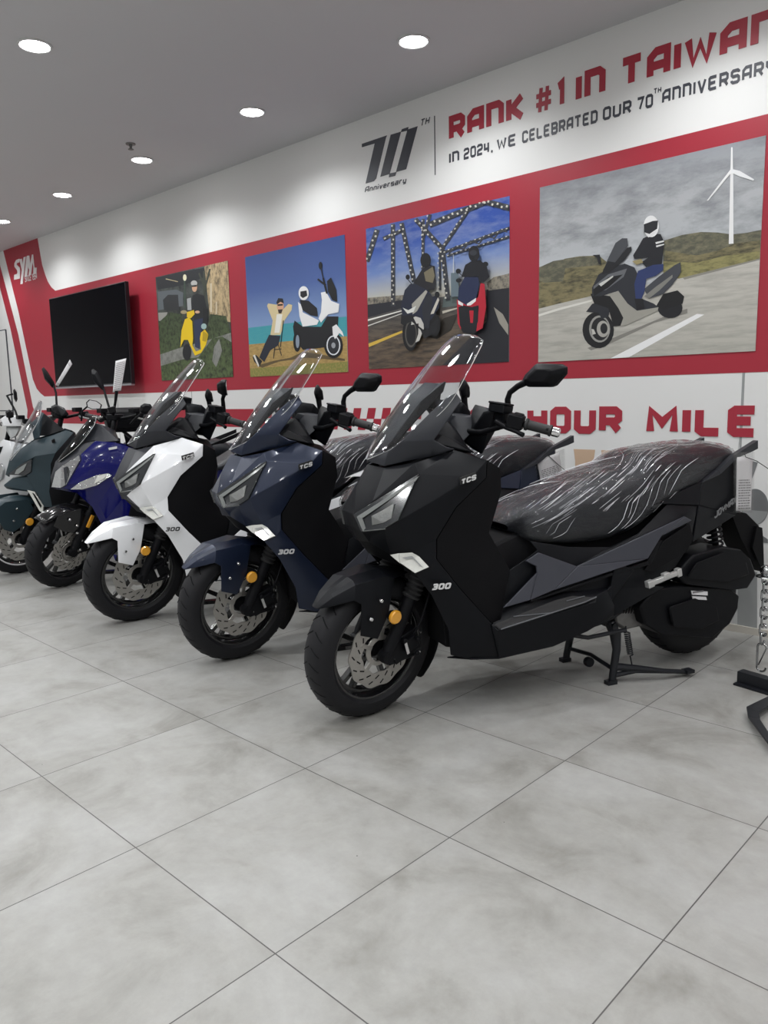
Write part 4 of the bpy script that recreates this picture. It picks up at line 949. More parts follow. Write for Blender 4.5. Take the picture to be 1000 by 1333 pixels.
    # mirrors
    def mirror_unit(head, stem, thick, offset=(0, 0, 0)):
        off = Vector(offset)
        bm = bmesh.new(); hd = [Vector(p)+off for p in head]; c = sum(hd, Vector())/len(hd)
        pts = [p+Vector((thick*.6, 0, 0)) for p in hd]+[p for p in hd]+[c+(p-c)*.55+Vector((-thick*.7, 0, 0)) for p in hd]
        b_hull(bm, pts); xf(bm, mt); o = finish('mirror', bm_mesh(bm), 'black2', root, 30, .006)
        bm = bmesh.new(); g = [c+(p-c)*.88+Vector((thick*.6+.001, 0, 0)) for p in hd]
        g2 = [p+Vector((.003, 0, 0)) for p in g]; b_hull(bm, g+g2); xf(bm, mt); finish('mirror_glass', bm_mesh(bm), 'mirrorg', o, 0)
        bm = bmesh.new(); b_tube(bm, [Vector(p)+off for p in stem], [.012, .011, .010, .011, .013][:len(stem)], 12); xf(bm, mt)
        finish('mirror_stem', bm_mesh(bm), 'black2', o, 40)
    mirror_unit([(0.45, -0.2195, 1.2639), (0.45, -0.2311, 1.2866), (0.45, -0.2786, 1.3308), (0.45, -0.3791, 1.3367), (0.45, -0.4031, 1.3286), (0.45, -0.4057, 1.3084), (0.45, -0.3656, 1.2631), (0.45, -0.3498, 1.2562), (0.45, -0.247, 1.2452)],
        [(0.44, -0.1819, 1.1305), (0.44, -0.1707, 1.1931), (0.44, -0.1789, 1.2189), (0.45, -0.2038, 1.2433), (0.45, -0.2447, 1.2638)], .036)
    rm = [(0.2556, -0.115, 1.2252), (0.2639, -0.115, 1.2545), (0.2744, -0.115, 1.2623), (0.2959, -0.115, 1.2376), (0.304, -0.115, 1.1967), (0.2662, -0.115, 1.1953)]
    bm = bmesh.new()
    hd = [Vector((p[0], -p[1]+.0, p[2])) for p in rm]
    hd = [Vector(p) for p in [(0.4658, 0.1, 1.1956), (0.475, 0.1, 1.228), (0.4866, 0.1, 1.2367), (0.5105, 0.1, 1.2093), (0.5195, 0.1, 1.1639), (0.4775, 0.1, 1.1623)]]
    c = sum(hd, Vector())/len(hd)
    b_hull(bm, hd+[p+Vector((.012, .028, .004)) for p in hd]+[c+(p-c)*.6+Vector((0, -.012, 0)) for p in hd]); xf(bm, mt)
    o = finish('mirror', bm_mesh(bm), 'black2', root, 30, .006)
    bm = bmesh.new(); st = [Vector(p) for p in [(0.4942, 0.11, 1.1756), (0.4969, 0.105, 1.1429), (0.5051, 0.1, 1.0976), (0.5261, 0.1, 1.0598)]]
    b_tube(bm, st, [.014, .012, .013, .014], 12); xf(bm, mt); finish('mirror_stem', bm_mesh(bm), 'black2', o, 40)

    # ---------------- fairing
    V = dict(
        A0=(0.0065, 0.0, 0.9491), A1=(0.0356, -0.08, 0.9396), A2=(0.2088, -0.16, 0.9717), A3=(0.2577, -0.195, 0.9985), A4=(0.3557, -0.25, 0.9622),
        N1=(-0.0405, 0.0, 0.868), N2=(-0.0756, 0.0, 0.7808), N3=(-0.0652, 0.0, 0.7292), N4=(-0.0457, 0.0, 0.6736),
        WP=(-0.0272, -0.097, 0.7015), T0=(-0.0259, -0.108, 0.8235), T1=(0.1146, -0.168, 0.9608), A25=(0.232, -0.18, 0.9881), H0=(-0.0769, -0.065, 0.7783), H1=(0.1188, -0.195, 0.9225), H2=(0.0326, -0.205, 0.7668), H3=(-0.0054, -0.165, 0.7347), H4=(-0.0571, -0.085, 0.7189),
        L1=(-0.0268, -0.08, 0.6765), M1=(0.0312, -0.13, 0.6351), M2=(0.0874, -0.19, 0.6486), M3=(0.1353, -0.225, 0.5982), M4=(0.0863, -0.215, 0.5796),
        K1=(0.139, -0.235, 0.8239), K2=(0.2941, -0.255, 0.9067), S1=(0.3496, -0.255, 0.9008), S2=(0.2326, -0.25, 0.8054), S3=(0.1613, -0.235, 0.6956),
        S4=(0.162, -0.232, 0.6242), S5=(0.2588, -0.232, 0.5026), S6=(0.3807, -0.24, 0.3636),
        B1=(0.156, -0.205, 0.4891), B2=(0.2251, -0.2, 0.3512), B3=(0.2417, -0.185, 0.2488), B4=(0.3255, -0.19, 0.2227), B5=(0.4228, -0.225, 0.2214))
    F_ = [(1, 'A0 A1 N1'), (1, 'A1 T0 H0 N1'), (1, 'N1 H0 N2'), (1, 'N2 H0 H4 N3'), (1, 'N3 H4 L1 N4'), (1, 'A1 A2 T1 T0'), (1, 'A2 A25 T1'), (0, 'T0 T1 H1'),
          (0, 'T1 A25 A3 K2 H1'), (0, 'A3 A4 K2'), (0, 'H1 K2 K1'), (0, 'K2 A4 S1'), (0, 'H1 K1 H2'), (0, 'K1 K2 S1 S2'), (0, 'K1 S2 S3'), (0, 'H2 K1 S3 M2'),
          (0, 'H3 H2 M2 M1'), (1, 'H4 H3 WP'), (1, 'H4 WP L1'), (1, 'L1 WP M1'), (0, 'WP H3 M1'), (0, 'M2 S3 S4 M3'), (0, 'M3 S4 S5 B1'), (0, 'M4 M3 B1'), (0, 'B1 S5 S6 B2'), (0, 'B2 S6 B5 B4'), (0, 'B2 B4 B3')]
    fair = facepart('front_fairing', V, F_, ['paint', 'black_nose'], root, solid=.005, bevel=.005, smooth=13)
    # badges
    for s in (-1, 1):
        def onp(p): return Vector((p[0], p[1]*-s, p[2]))
        o0, o1, o2 = onp((0.2416, -0.262, 0.8838)), onp((0.2993, -0.262, 0.899)), onp((0.2387, -0.262, 0.908))
        sgn = 1
        u = (o1-o0) if s < 0 else (o0-o1); org = (o0 if s < 0 else o1)+Vector((0, s*.006, 0))
        pl = [o0, o1+(o1-o0)*.1, o1+(o1-o0)*.1+(o2-o0), o2]
        b_ = slab('badge_plate', [p+Vector((0, s*.002, 0)) for p in pl], 'badgeplate', fair, .004)
        flat_text('model_badge', 'TCS', org+Vector((0, s*.001, 0)), u, (o2-o0), (0, s, 0), 'badge', fair, width=u.length*1.0, height=(o2-o0).length*.72, w=1.5, gap=.9, slant=.25, depth=.002)
        o0, o1, o2 = onp((0.1367, -0.238, 0.5183)), onp((0.2094, -0.238, 0.5153)), onp((0.1431, -0.238, 0.5451))
        u = (o1-o0) if s < 0 else (o0-o1); org = (o0 if s < 0 else o1)+Vector((0, s*.003, 0))
        flat_text('displacement_badge', '300', org, u, (o2-o0), (0, s, 0), 'badge3', fair, width=u.length, height=(o2-o0).length*.8, w=1.6, gap=.8, slant=.1, depth=.002)
    hullpart('nose_underside', [[(-.045, -.03, .690), (-.005, -.09, .668), (.06, -.15, .64), (.10, -.12, .58), (.02, -.05, .61)]], 'deep', root, 'join', .004)
    # headlights
    for s in (-1, 1):
        def sd(l, dw=0.): return [(p[0], (p[1]-dw)*-s, p[2]) for p in l]
        lens = sd([(-0.0773, -0.066, 0.7784), (0.1183, -0.196, 0.9226), (0.0322, -0.206, 0.767), (-0.0058, -0.166, 0.7349), (-0.0575, -0.086, 0.7191)], .002)
        hl = slab('headlight', lens, 'lens', root, .016, .002)
        f1 = sd([(-0.0732, -0.07, 0.7731), (-0.0289, -0.1, 0.8065), (0.0372, -0.14, 0.8553), (0.1123, -0.196, 0.9177), (0.1002, -0.19, 0.8992), (0.031, -0.14, 0.8395), (-0.0588, -0.085, 0.7685), (-0.0484, -0.093, 0.7303), (-0.0017, -0.15, 0.743), (-0.0058, -0.166, 0.7376), (-0.0579, -0.087, 0.722)], .013)
        slab('light_strip', [[f1[0], f1[1], f1[6]], [f1[1], f1[2], f1[5], f1[6]], [f1[2], f1[3], f1[4], f1[5]], [f1[0], f1[6], f1[7], f1[10]], [f1[10], f1[7], f1[8], f1[9]]], 'led', hl, .004)
        f2 = sd([(-0.0336, -0.11, 0.7781), (-0.0028, -0.135, 0.798), (0.0306, -0.16, 0.8229), (0.0165, -0.17, 0.774), (-0.0072, -0.15, 0.757), (-0.0336, -0.115, 0.746)], .014)
        slab('reflector_bowl', [[f2[0], f2[1], f2[4], f2[5]], [f2[1], f2[2], f2[3], f2[4]]], 'bowl', hl, .005)
        sg = sd([(0.0303, -0.132, 0.6356), (0.0507, -0.16, 0.6441), (0.0874, -0.19, 0.6486), (0.1068, -0.205, 0.6357), (0.1348, -0.226, 0.5985), (0.0858, -0.216, 0.5798), (0.0515, -0.17, 0.6101)], .004)
        ts = slab('turn_signal', [[sg[0], sg[1], sg[6]], [sg[1], sg[2], sg[3], sg[6]], [sg[6], sg[3], sg[4], sg[5]]], 'signal', root, .010, .001)
        fr = sd([(0.0548, -0.17, 0.6318), (0.0842, -0.19, 0.638), (0.1133, -0.215, 0.5986), (0.0889, -0.21, 0.592)], .011)
        fr = [Vector(p) for p in fr]
        slab('light_guide', [[fr[0], fr[1], fr[1]*.82+fr[3]*.18, fr[0]*.82+fr[2]*.18], [fr[1], fr[2], fr[2]*.85+fr[0]*.15, fr[1]*.85+fr[3]*.15]], 'ledframe', ts, .002)
    # inner leg shield side panels + closing inner face
    V = dict(A4=(0.3606, -0.247, 0.9617), A5=(0.4195, -0.238, 0.928), D1=(0.431, -0.225, 0.8434), D2=(0.3919, -0.205, 0.6924), D3=(0.4837, -0.2, 0.5448), D4=(0.429, -0.225, 0.3705),
        S1=(0.3556, -0.25, 0.9), S2=(0.2388, -0.244, 0.8042), S3=(0.1673, -0.229, 0.6941), S4=(0.1681, -0.226, 0.6224), S5=(0.2653, -0.226, 0.5004), S6=(0.3876, -0.234, 0.3611),
        c5=(.43, 0, .97), c1=(.47, 0, .84), c2=(.46, 0, .66), c3=(.50, 0, .60), t5=(0.2604, -0.19, 0.9981), t0=(.24, 0, 1.03))
    facepart('leg_shield', V, [(0, 'A4 A5 D1 S1'), (0, 'S1 D1 D2 S2'), (0, 'S2 D2 S3'), (0, 'S3 D2 D3 S4'), (0, 'S4 D3 S5'), (0, 'S5 D3 D4 S6'),
        (0, 'A5 c5 c1 D1'), (0, 'D1 c1 c2 D2'), (0, 'D2 c2 c3 D3'), (0, 'A4 t5 t0 c5 A5')], 'deep', root, solid=.006, bevel=.004)
    # dark core that fills the space behind the fairing
    hullpart('front_inner_panel', [[(.02, -.05, .90), (.02, -.05, .73), (.10, -.14, .66), (.14, -.17, .88), (.22, -.17, 1.0), (.36, -.20, .93), (.36, -.19, .72), (.20, -.18, .60)],
        [(.20, -.16, .62), (.36, -.19, .72), (.24, -.15, .27), (.40, -.19, .24), (.47, -.17, .55)]], 'deep', root, 'join', .004)
    # ---------------- upper cowl
    V = dict(C0=(0.0038, 0.0, 0.9604), C1=(0.0348, -0.082, 0.9453), E1=(0.0473, -0.09, 0.9969), C2=(0.1088, -0.13, 0.9638), E2=(0.0826, -0.125, 1.0322), C3=(0.176, -0.165, 0.9763), C4=(0.255, -0.2, 1.0016),
        X1=(0.2221, -0.205, 1.0087), X2=(0.1766, -0.195, 1.0368), E3=(0.1538, -0.165, 1.1109), X3=(0.2438, -0.2, 1.1222), X4=(0.2918, -0.185, 1.1715), X5=(0.2815, -0.165, 1.1986), E4=(0.2387, -0.165, 1.1807), G0=(0.0195, 0.0, 0.9874))
    facepart('upper_cowl', V, [(0, 'C0 C1 E1 G0'), (0, 'C1 C2 E2 E1'), (0, 'C2 C3 X2 E2'), (0, 'C3 C4 X1 X2'), (0, 'E2 X2 E3'), (0, 'X2 X3 E3'), (0, 'E3 X3 X4 E4'), (0, 'E4 X4 X5')], 'cowl', root, solid=.006, bevel=.004, smooth=16)
    V = dict(a=(0.0804, -0.05, 1.0316), a0=(.05, 0, .985), b=(0.1866, -0.075, 1.1713), c=(0.2813, -0.085, 1.2407), c0=(.30, 0, 1.235), d=(0.2611, -0.105, 1.2051), e=(0.0767, -0.085, 1.0224), b0=(.18, 0, 1.12),
        f=(0.1445, -0.11, 1.1021))
    facepart('screen_bracket', V, [(0, 'a0 a b b0'), (0, 'b0 b c c0'), (1, 'a e f b'), (1, 'b f d c')], ['cowlgrey2', 'deep'], root, solid=.006, bevel=.003)
    # dash hood and dark infill between cowl and handlebar
    hullpart('dashboard', [[(.06, -.06, .96), (.20, -.12, 1.02), (.29, -.08, 1.10), (.33, -.07, 1.07), (.36, -.14, .98), (.24, -.16, .98)],
        [(0.1921, -0.17, 1.0243), (0.23, -0.15, 1.0517), (0.2822, -0.15, 1.0306), (0.3413, -0.2, 0.9841), (0.2719, -0.18, 0.9971), (.36, -.10, 1.0)]], 'black2', root, 'join', .004)
    # ---------------- windscreen
    tab = [(0, .000, .968, .012, .00), (.12, .040, 1.020, .095, .022), (.3, .100, 1.105, .160, .050), (.5, .172, 1.195, .190, .068), (.7, .250, 1.285, .182, .060), (.88, .335, 1.372, .162, .044), (.96, .368, 1.402, .145, .036), (.99, .380, 1.411, .122, .028), (1., .383, 1.413, .100, .020)]
    def scr(u, v):
        x, z, w_, sag = catmull(tab, u); s = 2*v-1
        return (x+sag*s*s*.95, w_*s, z-sag*s*s*.55)
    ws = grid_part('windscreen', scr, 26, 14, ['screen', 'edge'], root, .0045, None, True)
    # ---------------- centre tunnel, floor, footboards
    hullpart('centre_tunnel', [[(0.5285, -0.08, 0.5433), (0.6261, -0.08, 0.6128), (0.6574, -0.07, 0.6297), (.45, -.09, .40), (.72, -.09, .40), (.74, -.09, .62)]], 'black', root, 'join', .01)
    hullpart('tunnel_base', [[(.43, -.13, .62), (.60, -.11, .67), (.66, -.13, .60), (.46, -.17, .50), (.78, -.14, .54), (.42, -.12, .34), (.78, -.12, .34)]], 'deep', root, 'join', .01)
    V = dict(S6=(0.3777, -0.245, 0.3624), B5=(0.4197, -0.23, 0.2205), B6=(0.6545, -0.235, 0.2342), B7=(0.8148, -0.235, 0.2722), B8=(0.9474, -0.23, 0.3212),
        E0=(0.4321, -0.22, 0.3688), E1=(0.8481, -0.235, 0.4092), E2=(0.9028, -0.235, 0.4271), E3=(0.8404, -0.25, 0.3893), E4=(0.3957, -0.258, 0.3404), E5=(0.9379, -0.24, 0.3623),
        i0=(0.4901, -0.19, 0.5362), i1=(0.4606, -0.19, 0.4045), i2=(0.6728, -0.205, 0.4386), i3=(0.9232, -0.21, 0.4253), u0=(.40, -.14, .22), u1=(.80, -.14, .255), u2=(.95, -.16, .30), B4=(0.3227, -0.195, 0.2217), u00=(.26, -.12, .215))
    lf = facepart('footboard', V, [(0, 'S6 E4 B5'), (0, 'B5 E4 E3 B6'), (0, 'B6 E3 B7'), (0, 'B7 E3 E5 B8'), (0, 'E4 E0 E1 E3'), (0, 'E3 E1 E2 E5'), (0, 'E4 S6 E0'), (0, 'E0 i1 i2 E1'), (0, 'E1 i2 i3 E2'), (0, 'i0 i1 E0'),
        (0, 'B4 B5 u0 u00'), (0, 'B5 B6 B7 u1 u0'), (0, 'B7 B8 u2 u1')], 'black', root, solid=.005, bevel=.005)
    for s in (-1, 1):
        mt_ = [(p[0], p[1]*-s, p[2]+.002) for p in [(0.3864, -0.252, 0.3603), (0.4093, -0.257, 0.3382), (0.7794, -0.254, 0.3918), (0.8432, -0.246, 0.4032), (0.7419, -0.232, 0.4184), (0.6639, -0.228, 0.409)]]
        fm = slab('foot_mat', mt_, 'rubber', lf, .005, .001, direction=(0, 0, 1))
        ed = [Vector(p)+Vector((0, s*.002, .004)) for p in mt_]
        bm = bmesh.new(); b_tube(bm, [ed[1], ed[2], ed[3]], .0024, 6); b_tube(bm, [ed[5]*.6+ed[2]*.4, ed[4]*.5+ed[3]*.5], .0022, 6); b_tube(bm, [ed[0]*.7+ed[5]*.3, ed[1]*.4+ed[2]*.6], .0018, 6)
        finish('mat_rib', bm_mesh(bm), 'rib', fm, 0)
    # ---------------- side bodywork (dark base body)
    V = dict(a=(0.4869, -0.195, 0.5434), b=(0.5505, -0.19, 0.5709), c=(0.6185, -0.18, 0.6036), d=(0.5938, -0.165, 0.6389), e=(0.7555, -0.185, 0.6032), f=(0.9496, -0.195, 0.5865), g=(1.0863, -0.19, 0.6258), h=(1.2491, -0.18, 0.737), i=(1.4085, -0.182, 0.716),
        j=(0.7817, -0.2, 0.5249), k=(1.309, -0.205, 0.6817), l=(1.3748, -0.195, 0.6334), m=(1.3756, -0.185, 0.5637), n=(1.2973, -0.185, 0.4674), o=(1.1735, -0.19, 0.4044), p=(0.9422, -0.21, 0.4169), q=(0.6678, -0.212, 0.4407), r=(0.4543, -0.2, 0.4048),
        s=(0.9559, -0.22, 0.3113), t=(1.2434, -0.185, 0.3887))
    body = facepart('side_cowling', V, [(0, 'a b r'), (0, 'b c j q r'), (0, 'c d e j'), (0, 'e f j'), (0, 'f g k j'), (0, 'g h i k'), (0, 'k i l'), (0, 'k l m n o p q j'), (0, 'p o t s')], 'black', root, solid=.005, bevel=.004)
    # inner core of the body
    hullpart('inner_bodywork', [[(.55, -.10, .60), (.95, -.13, .58), (1.3, -.13, .70), (1.55, -.10, .72), (.60, -.12, .36), (1.0, -.15, .36), (1.30, -.13, .50)]], 'deep', root, 'join', .005)
    def sdl(l, s, dw=0.): return [(p[0], (p[1]-dw)*-s, p[2]) for p in l]
    for s in (-1, 1):
        v = sdl([(0.4355, -0.225, 0.4134), (0.5886, -0.215, 0.5277), (0.5869, -0.212, 0.5508), (0.5439, -0.205, 0.5744), (0.6048, -0.2, 0.5996), (0.7703, -0.215, 0.532), (1.2962, -0.218, 0.6845), (1.3398, -0.212, 0.6643), (1.1754, -0.222, 0.6166), (1.1046, -0.226, 0.5302), (0.6534, -0.232, 0.4559), (0.5488, -0.23, 0.4297)], s, .004)
        slab('side_panel', [[v[0], v[1], v[11]], [v[1], v[2], v[3], v[4], v[5], v[10], v[11]], [v[5], v[9], v[10]], [v[5], v[6], v[8], v[9]], [v[6], v[7], v[8]]], 'sidepanel', root, .010, .003)
        v = sdl([(1.2041, -0.205, 0.5893), (1.3422, -0.202, 0.6499), (1.3679, -0.196, 0.5857), (1.3374, -0.196, 0.5303), (1.1494, -0.205, 0.4679), (1.1069, -0.208, 0.4794)], s, .003)
        slab('side_vent_panel', v, 'deep', root, .008, .002)
        v = sdl([(1.1158, -0.214, 0.5174), (1.1715, -0.21, 0.5931), (1.1953, -0.21, 0.5941), (1.134, -0.212, 0.4994), (1.0264, -0.22, 0.4904), (0.5537, -0.228, 0.4197), (0.5536, -0.228, 0.4286)], s, .0)
        slab('side_trim', [[v[0], v[1], v[2], v[3]], [v[0], v[3], v[4], v[5], v[6]]], 'sidetrim', root, .010, .002)
        v = sdl([(0.9535, -0.215, 0.5343), (1.0471, -0.214, 0.487), (0.9346, -0.225, 0.3839), (0.8126, -0.236, 0.3343), (0.833, -0.232, 0.3736), (0.928, -0.222, 0.4398)], s, .003)
        slab('lower_trim', [[v[0], v[1], v[2], v[5]], [v[5], v[2], v[3], v[4]]], 'black', root, .010, .002)
        # passenger footpeg
        bm = bmesh.new()
        pa, pb = Vector((1.1161, -0.235, 0.4272)), Vector((1.2621, -0.235, 0.4585))
        for p in (pa, pb): p.y *= -s
        d = (pb-pa); rot = d.to_track_quat('X', 'Z').to_matrix()
        b_box(bm, (pa+pb)/2, (d.length, .018, .020), rot); b_box(bm, pa, (.03, .026, .028), rot); b_box(bm, pb, (.022, .024, .034), rot); b_box(bm, pa*.45+pb*.55+Vector((0, 0, .008)), (.03, .022, .024), rot)
        finish('passenger_footpeg', bm_mesh(bm), 'steelm', root, 30, .003)
        # tail
        v = sdl([(1.4065, -0.184, 0.7164), (1.1992, -0.182, 0.7377), (1.1194, -0.175, 0.7209), (1.4331, -0.165, 0.8124), (1.6473, -0.145, 0.9066), (1.6588, -0.145, 0.6527), (1.5043, -0.165, 0.6015), (1.3746, -0.186, 0.5639)], s)
        tp = slab('tail_panel', [[v[2], v[3], v[0], v[1]], [v[3], v[4], v[5], v[0]], [v[0], v[5], v[6], v[7]]], 'body', root, .012, .003)
        o0, o1, o2 = [Vector(q) for q in sdl([(1.5018, -0.173, 0.6523), (1.6367, -0.158, 0.7097), (1.4955, -0.173, 0.6889)], s, .009)]
        u = (o1-o0) if s < 0 else (o0-o1); org = o0 if s < 0 else o1
        flat_text('maker_badge', 'JOYMAX', org, u, o2-o0, (0, s, 0), 'tailbadge', tp, width=u.length, height=(o2-o0).length*.75, w=1.2, gap=.8, slant=.2, depth=.002)
        # grab rail
        g = sdl([(1.4303, -0.168, 0.8097), (1.5178, -0.163, 0.8558), (1.615, -0.158, 0.9155), (1.6533, -0.155, 0.9201), (1.7539, -0.15, 0.9715), (1.7564, -0.15, 0.9349), (1.7188, -0.152, 0.9234), (1.6291, -0.158, 0.9018), (1.5286, -0.166, 0.8392)], s)
        hullpart('grab_rail', [[Vector(p)+Vector((0, dy, 0)) for p in (g[0], g[1], g[8]) for dy in (-.012, .012)], [Vector(p)+Vector((0, dy, 0)) for p in (g[1], g[2], g[7], g[8]) for dy in (-.013, .013)], [Vector(p)+Vector((0, dy, 0)) for p in (g[2], g[3], g[4], g[5], g[6], g[7]) for dy in (-.013, .013)]], 'cowlgrey2', root, False, .004)
    # tail end cap and lamp
    te = [(1.6582, -0.135, 0.9055), (1.6698, -0.135, 0.6506), (1.6116, -0.12, 0.6193)]
    hullpart('tail_light', [[te[0], te[1], (te[0][0]+.03, -.07, te[0][2]-.06), (te[1][0]+.02, -.07, te[1][2]+.03), te[2]]], 'lens', root, 'join', .005)
    # ---------------- seat and wrap
    st = [(.552, .668, .690, .075), (.60, .628, .738, .150), (.70, .608, .782, .178), (.85, .596, .835, .188), (1.0, .604, .874, .190), (1.10, .632, .898, .188), (1.17, .668, .938, .184),
          (1.30, .742, .955, .172), (1.45, .778, .965, .158), (1.58, .825, .962, .145), (1.66, .872, .945, .118), (1.70, .905, .920, .06)]
    def seatf(grow, wr=0.):
        def f(u, v):
            t = .552+u*(1.70-.552); zb, zt, w_ = catmull(st, t)
            a = -PI*.5+2*PI*v; ca, sa = math.cos(a), math.sin(a)
            y = (w_+grow)*math.copysign(abs(ca)**.62, ca); zc = (zb+zt)/2; hh = (zt-zb)/2+grow
            z = zc+hh*math.copysign(abs(sa)**(.75 if sa > 0 else .35), sa)
            if wr:
                k = math.sin(31*t+9*v*6+2*math.sin(14*t))*math.sin(23*v*3+11*t)
                y += math.copysign(wr*.6, ca)*k; z += wr*k if sa > -.2 else 0
            return (t+(grow*(2*u-1)*1.2), y, z)
        return f
    so = grid_part('seat', seatf(0), 36, 30, 'seat', root, 0, None, None, 50)
    wp = grid_part('plastic_wrap', seatf(.007, .004), 70, 60, 'wrap', so, 0, None, None, 60)
    # strands along the wrap's folds, coloured white in place of lamp highlights
    bm = bmesh.new(); rr = random.Random(5)
    f = seatf(.011)
    for k in range(120):
        u0 = rr.uniform(.05, .60); v0 = rr.uniform(.56, .80) if k % 4 else rr.uniform(.34, .46)
        du = rr.uniform(.03, .15)*(.7 if k % 4 == 0 else 1); dv = -rr.uniform(.35, .6)*du*(1 if v0 > .5 else -1.2)
        path = []
        for q in range(6):
            s_ = q/5; path.append(f(min(1, u0+du*s_), v0+dv*s_))
        rm_ = rr.choice((.0004, .0006, .0008, .0013))
        b_tube(bm, path, [.0003]+[rm_*rr.uniform(.6, 1.3) for _ in range(4)]+[.0003], 4)
    finish('wrap_fold_glint', bm_mesh(bm), 'wrapglint', wp, 60)['kind'] = 'stuff'
    # ---------------- engine, transmission, air box
    hullpart('air_filter_box', [sum([[(p[0], -.19 if i else -.06, p[2]) for p in [(1.2953, -0.18, 0.434), (1.3833, -0.18, 0.5098), (1.545, -0.18, 0.5271), (1.6524, -0.18, 0.5068), (1.7189, -0.18, 0.456), (1.7559, -0.18, 0.3833), (1.7091, -0.18, 0.3299), (1.6097, -0.18, 0.3313), (1.3473, -0.18, 0.3887)]] for i in (0, 1)], []),
        [(p[0], -.205, p[2]) for p in [(1.3859, -0.2, 0.4805), (1.5336, -0.2, 0.5118), (1.6789, -0.2, 0.4502), (1.7007, -0.2, 0.3935), (1.5858, -0.2, 0.3724), (1.3347, -0.2, 0.4207)]]+[(1.45, -.15, .42)]], 'black2', root, False, .008)
    hullpart('transmission_cover', [sum([[(p[0], -.175 if i else -.05, p[2]) for p in [(1.1227, -0.17, 0.3154), (1.1926, -0.17, 0.3783), (1.3364, -0.17, 0.3812), (1.6202, -0.17, 0.3346), (1.6721, -0.17, 0.2975), (1.6674, -0.17, 0.2287), (1.63, -0.17, 0.1745), (1.5346, -0.17, 0.1255), (1.2414, -0.17, 0.181), (1.1495, -0.17, 0.2401)]] for i in (0, 1)], []),
        [(p[0], -.19, p[2]) for p in [(1.2588, -0.19, 0.303), (1.4039, -0.19, 0.3246), (1.5365, -0.19, 0.2676), (1.5534, -0.19, 0.204), (1.4545, -0.19, 0.1767), (1.2834, -0.19, 0.2139)]]+[(1.3, -.15, .25)]], 'black2', root, False, .008)
    for i, (yy) in enumerate((0, 1)):
        v = [(1.3911, -0.18, 0.3538), (1.4818, -0.18, 0.3397), (1.4827, -0.18, 0.3227), (1.3962, -0.18, 0.3365), (1.3966, -0.18, 0.3298), (1.4744, -0.18, 0.317), (1.4795, -0.18, 0.3029), (1.4015, -0.18, 0.3158)]
        lb = slab('warning_label', [(p[0], -.180, p[2]) for p in v[4*i:4*i+4]], 'paper', root, .004)
    bm = bmesh.new()
    for k in range(12): b_box(bm, (v[0][0]+.008+k*.005, -.1832, v[0][2]-.008), (.003, .001, .008), Matrix.Rotation(.15, 3, 'Y'))
    finish('label_print', bm_mesh(bm), 'ink', root, 0)
    hullpart('engine_block', [[(1.02, -.11, .40), (1.12, -.12, .42), (1.16, -.13, .30), (1.05, -.12, .24), (1.10, -.12, .205), (1.20, -.13, .215), (1.3, -.12, .23), (1.35, -.10, .38)]], 'alu', root, 'join', .01)
    bm = bmesh.new()
    for k in range(7): b_lathe(bm, [(.05, 0), (.05, .004)], (1.075+k*.012, -.085, .315-.003*k), (1, 0, -.2), 20)
    finish('cooling_hose', bm_mesh(bm), 'rubber', root, 40)
    # exhaust on the far side
    bm = bmesh.new(); b_tube(bm, [(1.1, .10, .22), (1.25, .16, .22), (1.35, .19, .30), (1.75, .20, .45), (1.80, .20, .47)], [.02, .022, .05, .062, .045], 20)
    finish('silencer', bm_mesh(bm), 'black2', root, 40)
    # rear wheel, raised a little by the stand
    wheel(root, 'rear_', (1.54, 0, .278), None, R=.267, tw=.068, rimr=.176, disc=False)
    # shocks
    for s in (-1, 1):
        bm = bmesh.new(); p0 = Vector((1.585, s*.135, .44)); p1 = Vector((1.545, s*.125, .66)); d = p1-p0
        b_tube(bm, [p0, p1], .014, 12); finish_ = finish('rear_shock', bm_mesh(bm), 'deep', root, 40)
        bm = bmesh.new(); path = []
        a = d.orthogonal().normalized(); b = d.normalized().cross(a)
        for k in range(8*14+1):
            t = k/(8*14); an = 2*PI*8*t; path.append(p0+d*(.15+.75*t)+(a*math.cos(an)+b*math.sin(an))*.030)
        b_tube(bm, path, .005, 6); finish('coil_spring', bm_mesh(bm), 'black2', finish_, 60)
    # rear mudguard / plate holder
    hullpart('rear_mudguard', [sum([[(p[0], y, p[2]) for p in [(1.7301, -0.05, 0.6416), (1.7665, -0.05, 0.6527), (1.8239, -0.05, 0.6343), (1.8604, -0.05, 0.5854), (1.9044, -0.05, 0.571), (1.888, -0.05, 0.3892), (1.7934, -0.05, 0.5238)]] for y in (-.06, .06)], []),
        sum([[(min(p[0], 1.935), y, p[2]) for p in [(1.8755, -0.05, 0.5735), (1.9098, -0.05, 0.5634), (1.9182, -0.05, 0.5125), (1.9769, -0.05, 0.3726), (1.9587, -0.05, 0.3526), (1.9132, -0.05, 0.3757), (1.8534, -0.05, 0.4755)]] for y in (-.075, .075)], [])], 'deep', root, False, .006)
    # ---------------- centre stand
    fl, fr_ = Vector((1.008, -.150, .012)), Vector((1.008, .150, .012))
    bm = bmesh.new()
    b_tube(bm, [(1.03, -.105, .245), (1.035, -.135, .20), (1.03, -.15, .14), (1.008, -.155, .03), (1.008, -.155, .012)], [.022, .024, .017, .015, .016], 10)
    b_tube(bm, [(1.03, .105, .245), (1.035, .135, .20), (1.03, .15, .14), (1.008, .155, .03), (1.008, .155, .012)], [.022, .024, .017, .015, .016], 10)
    b_tube(bm, [(1.015, -.15, .06), (1.02, 0, .075), (1.015, .15, .06)], .009, 8)
    b_tube(bm, [(1.02, -.15, .07), (1.10, -.185, .062), (1.22, -.215, .040), (1.33, -.225, .022)], [.018, .014, .011, .010], 8)
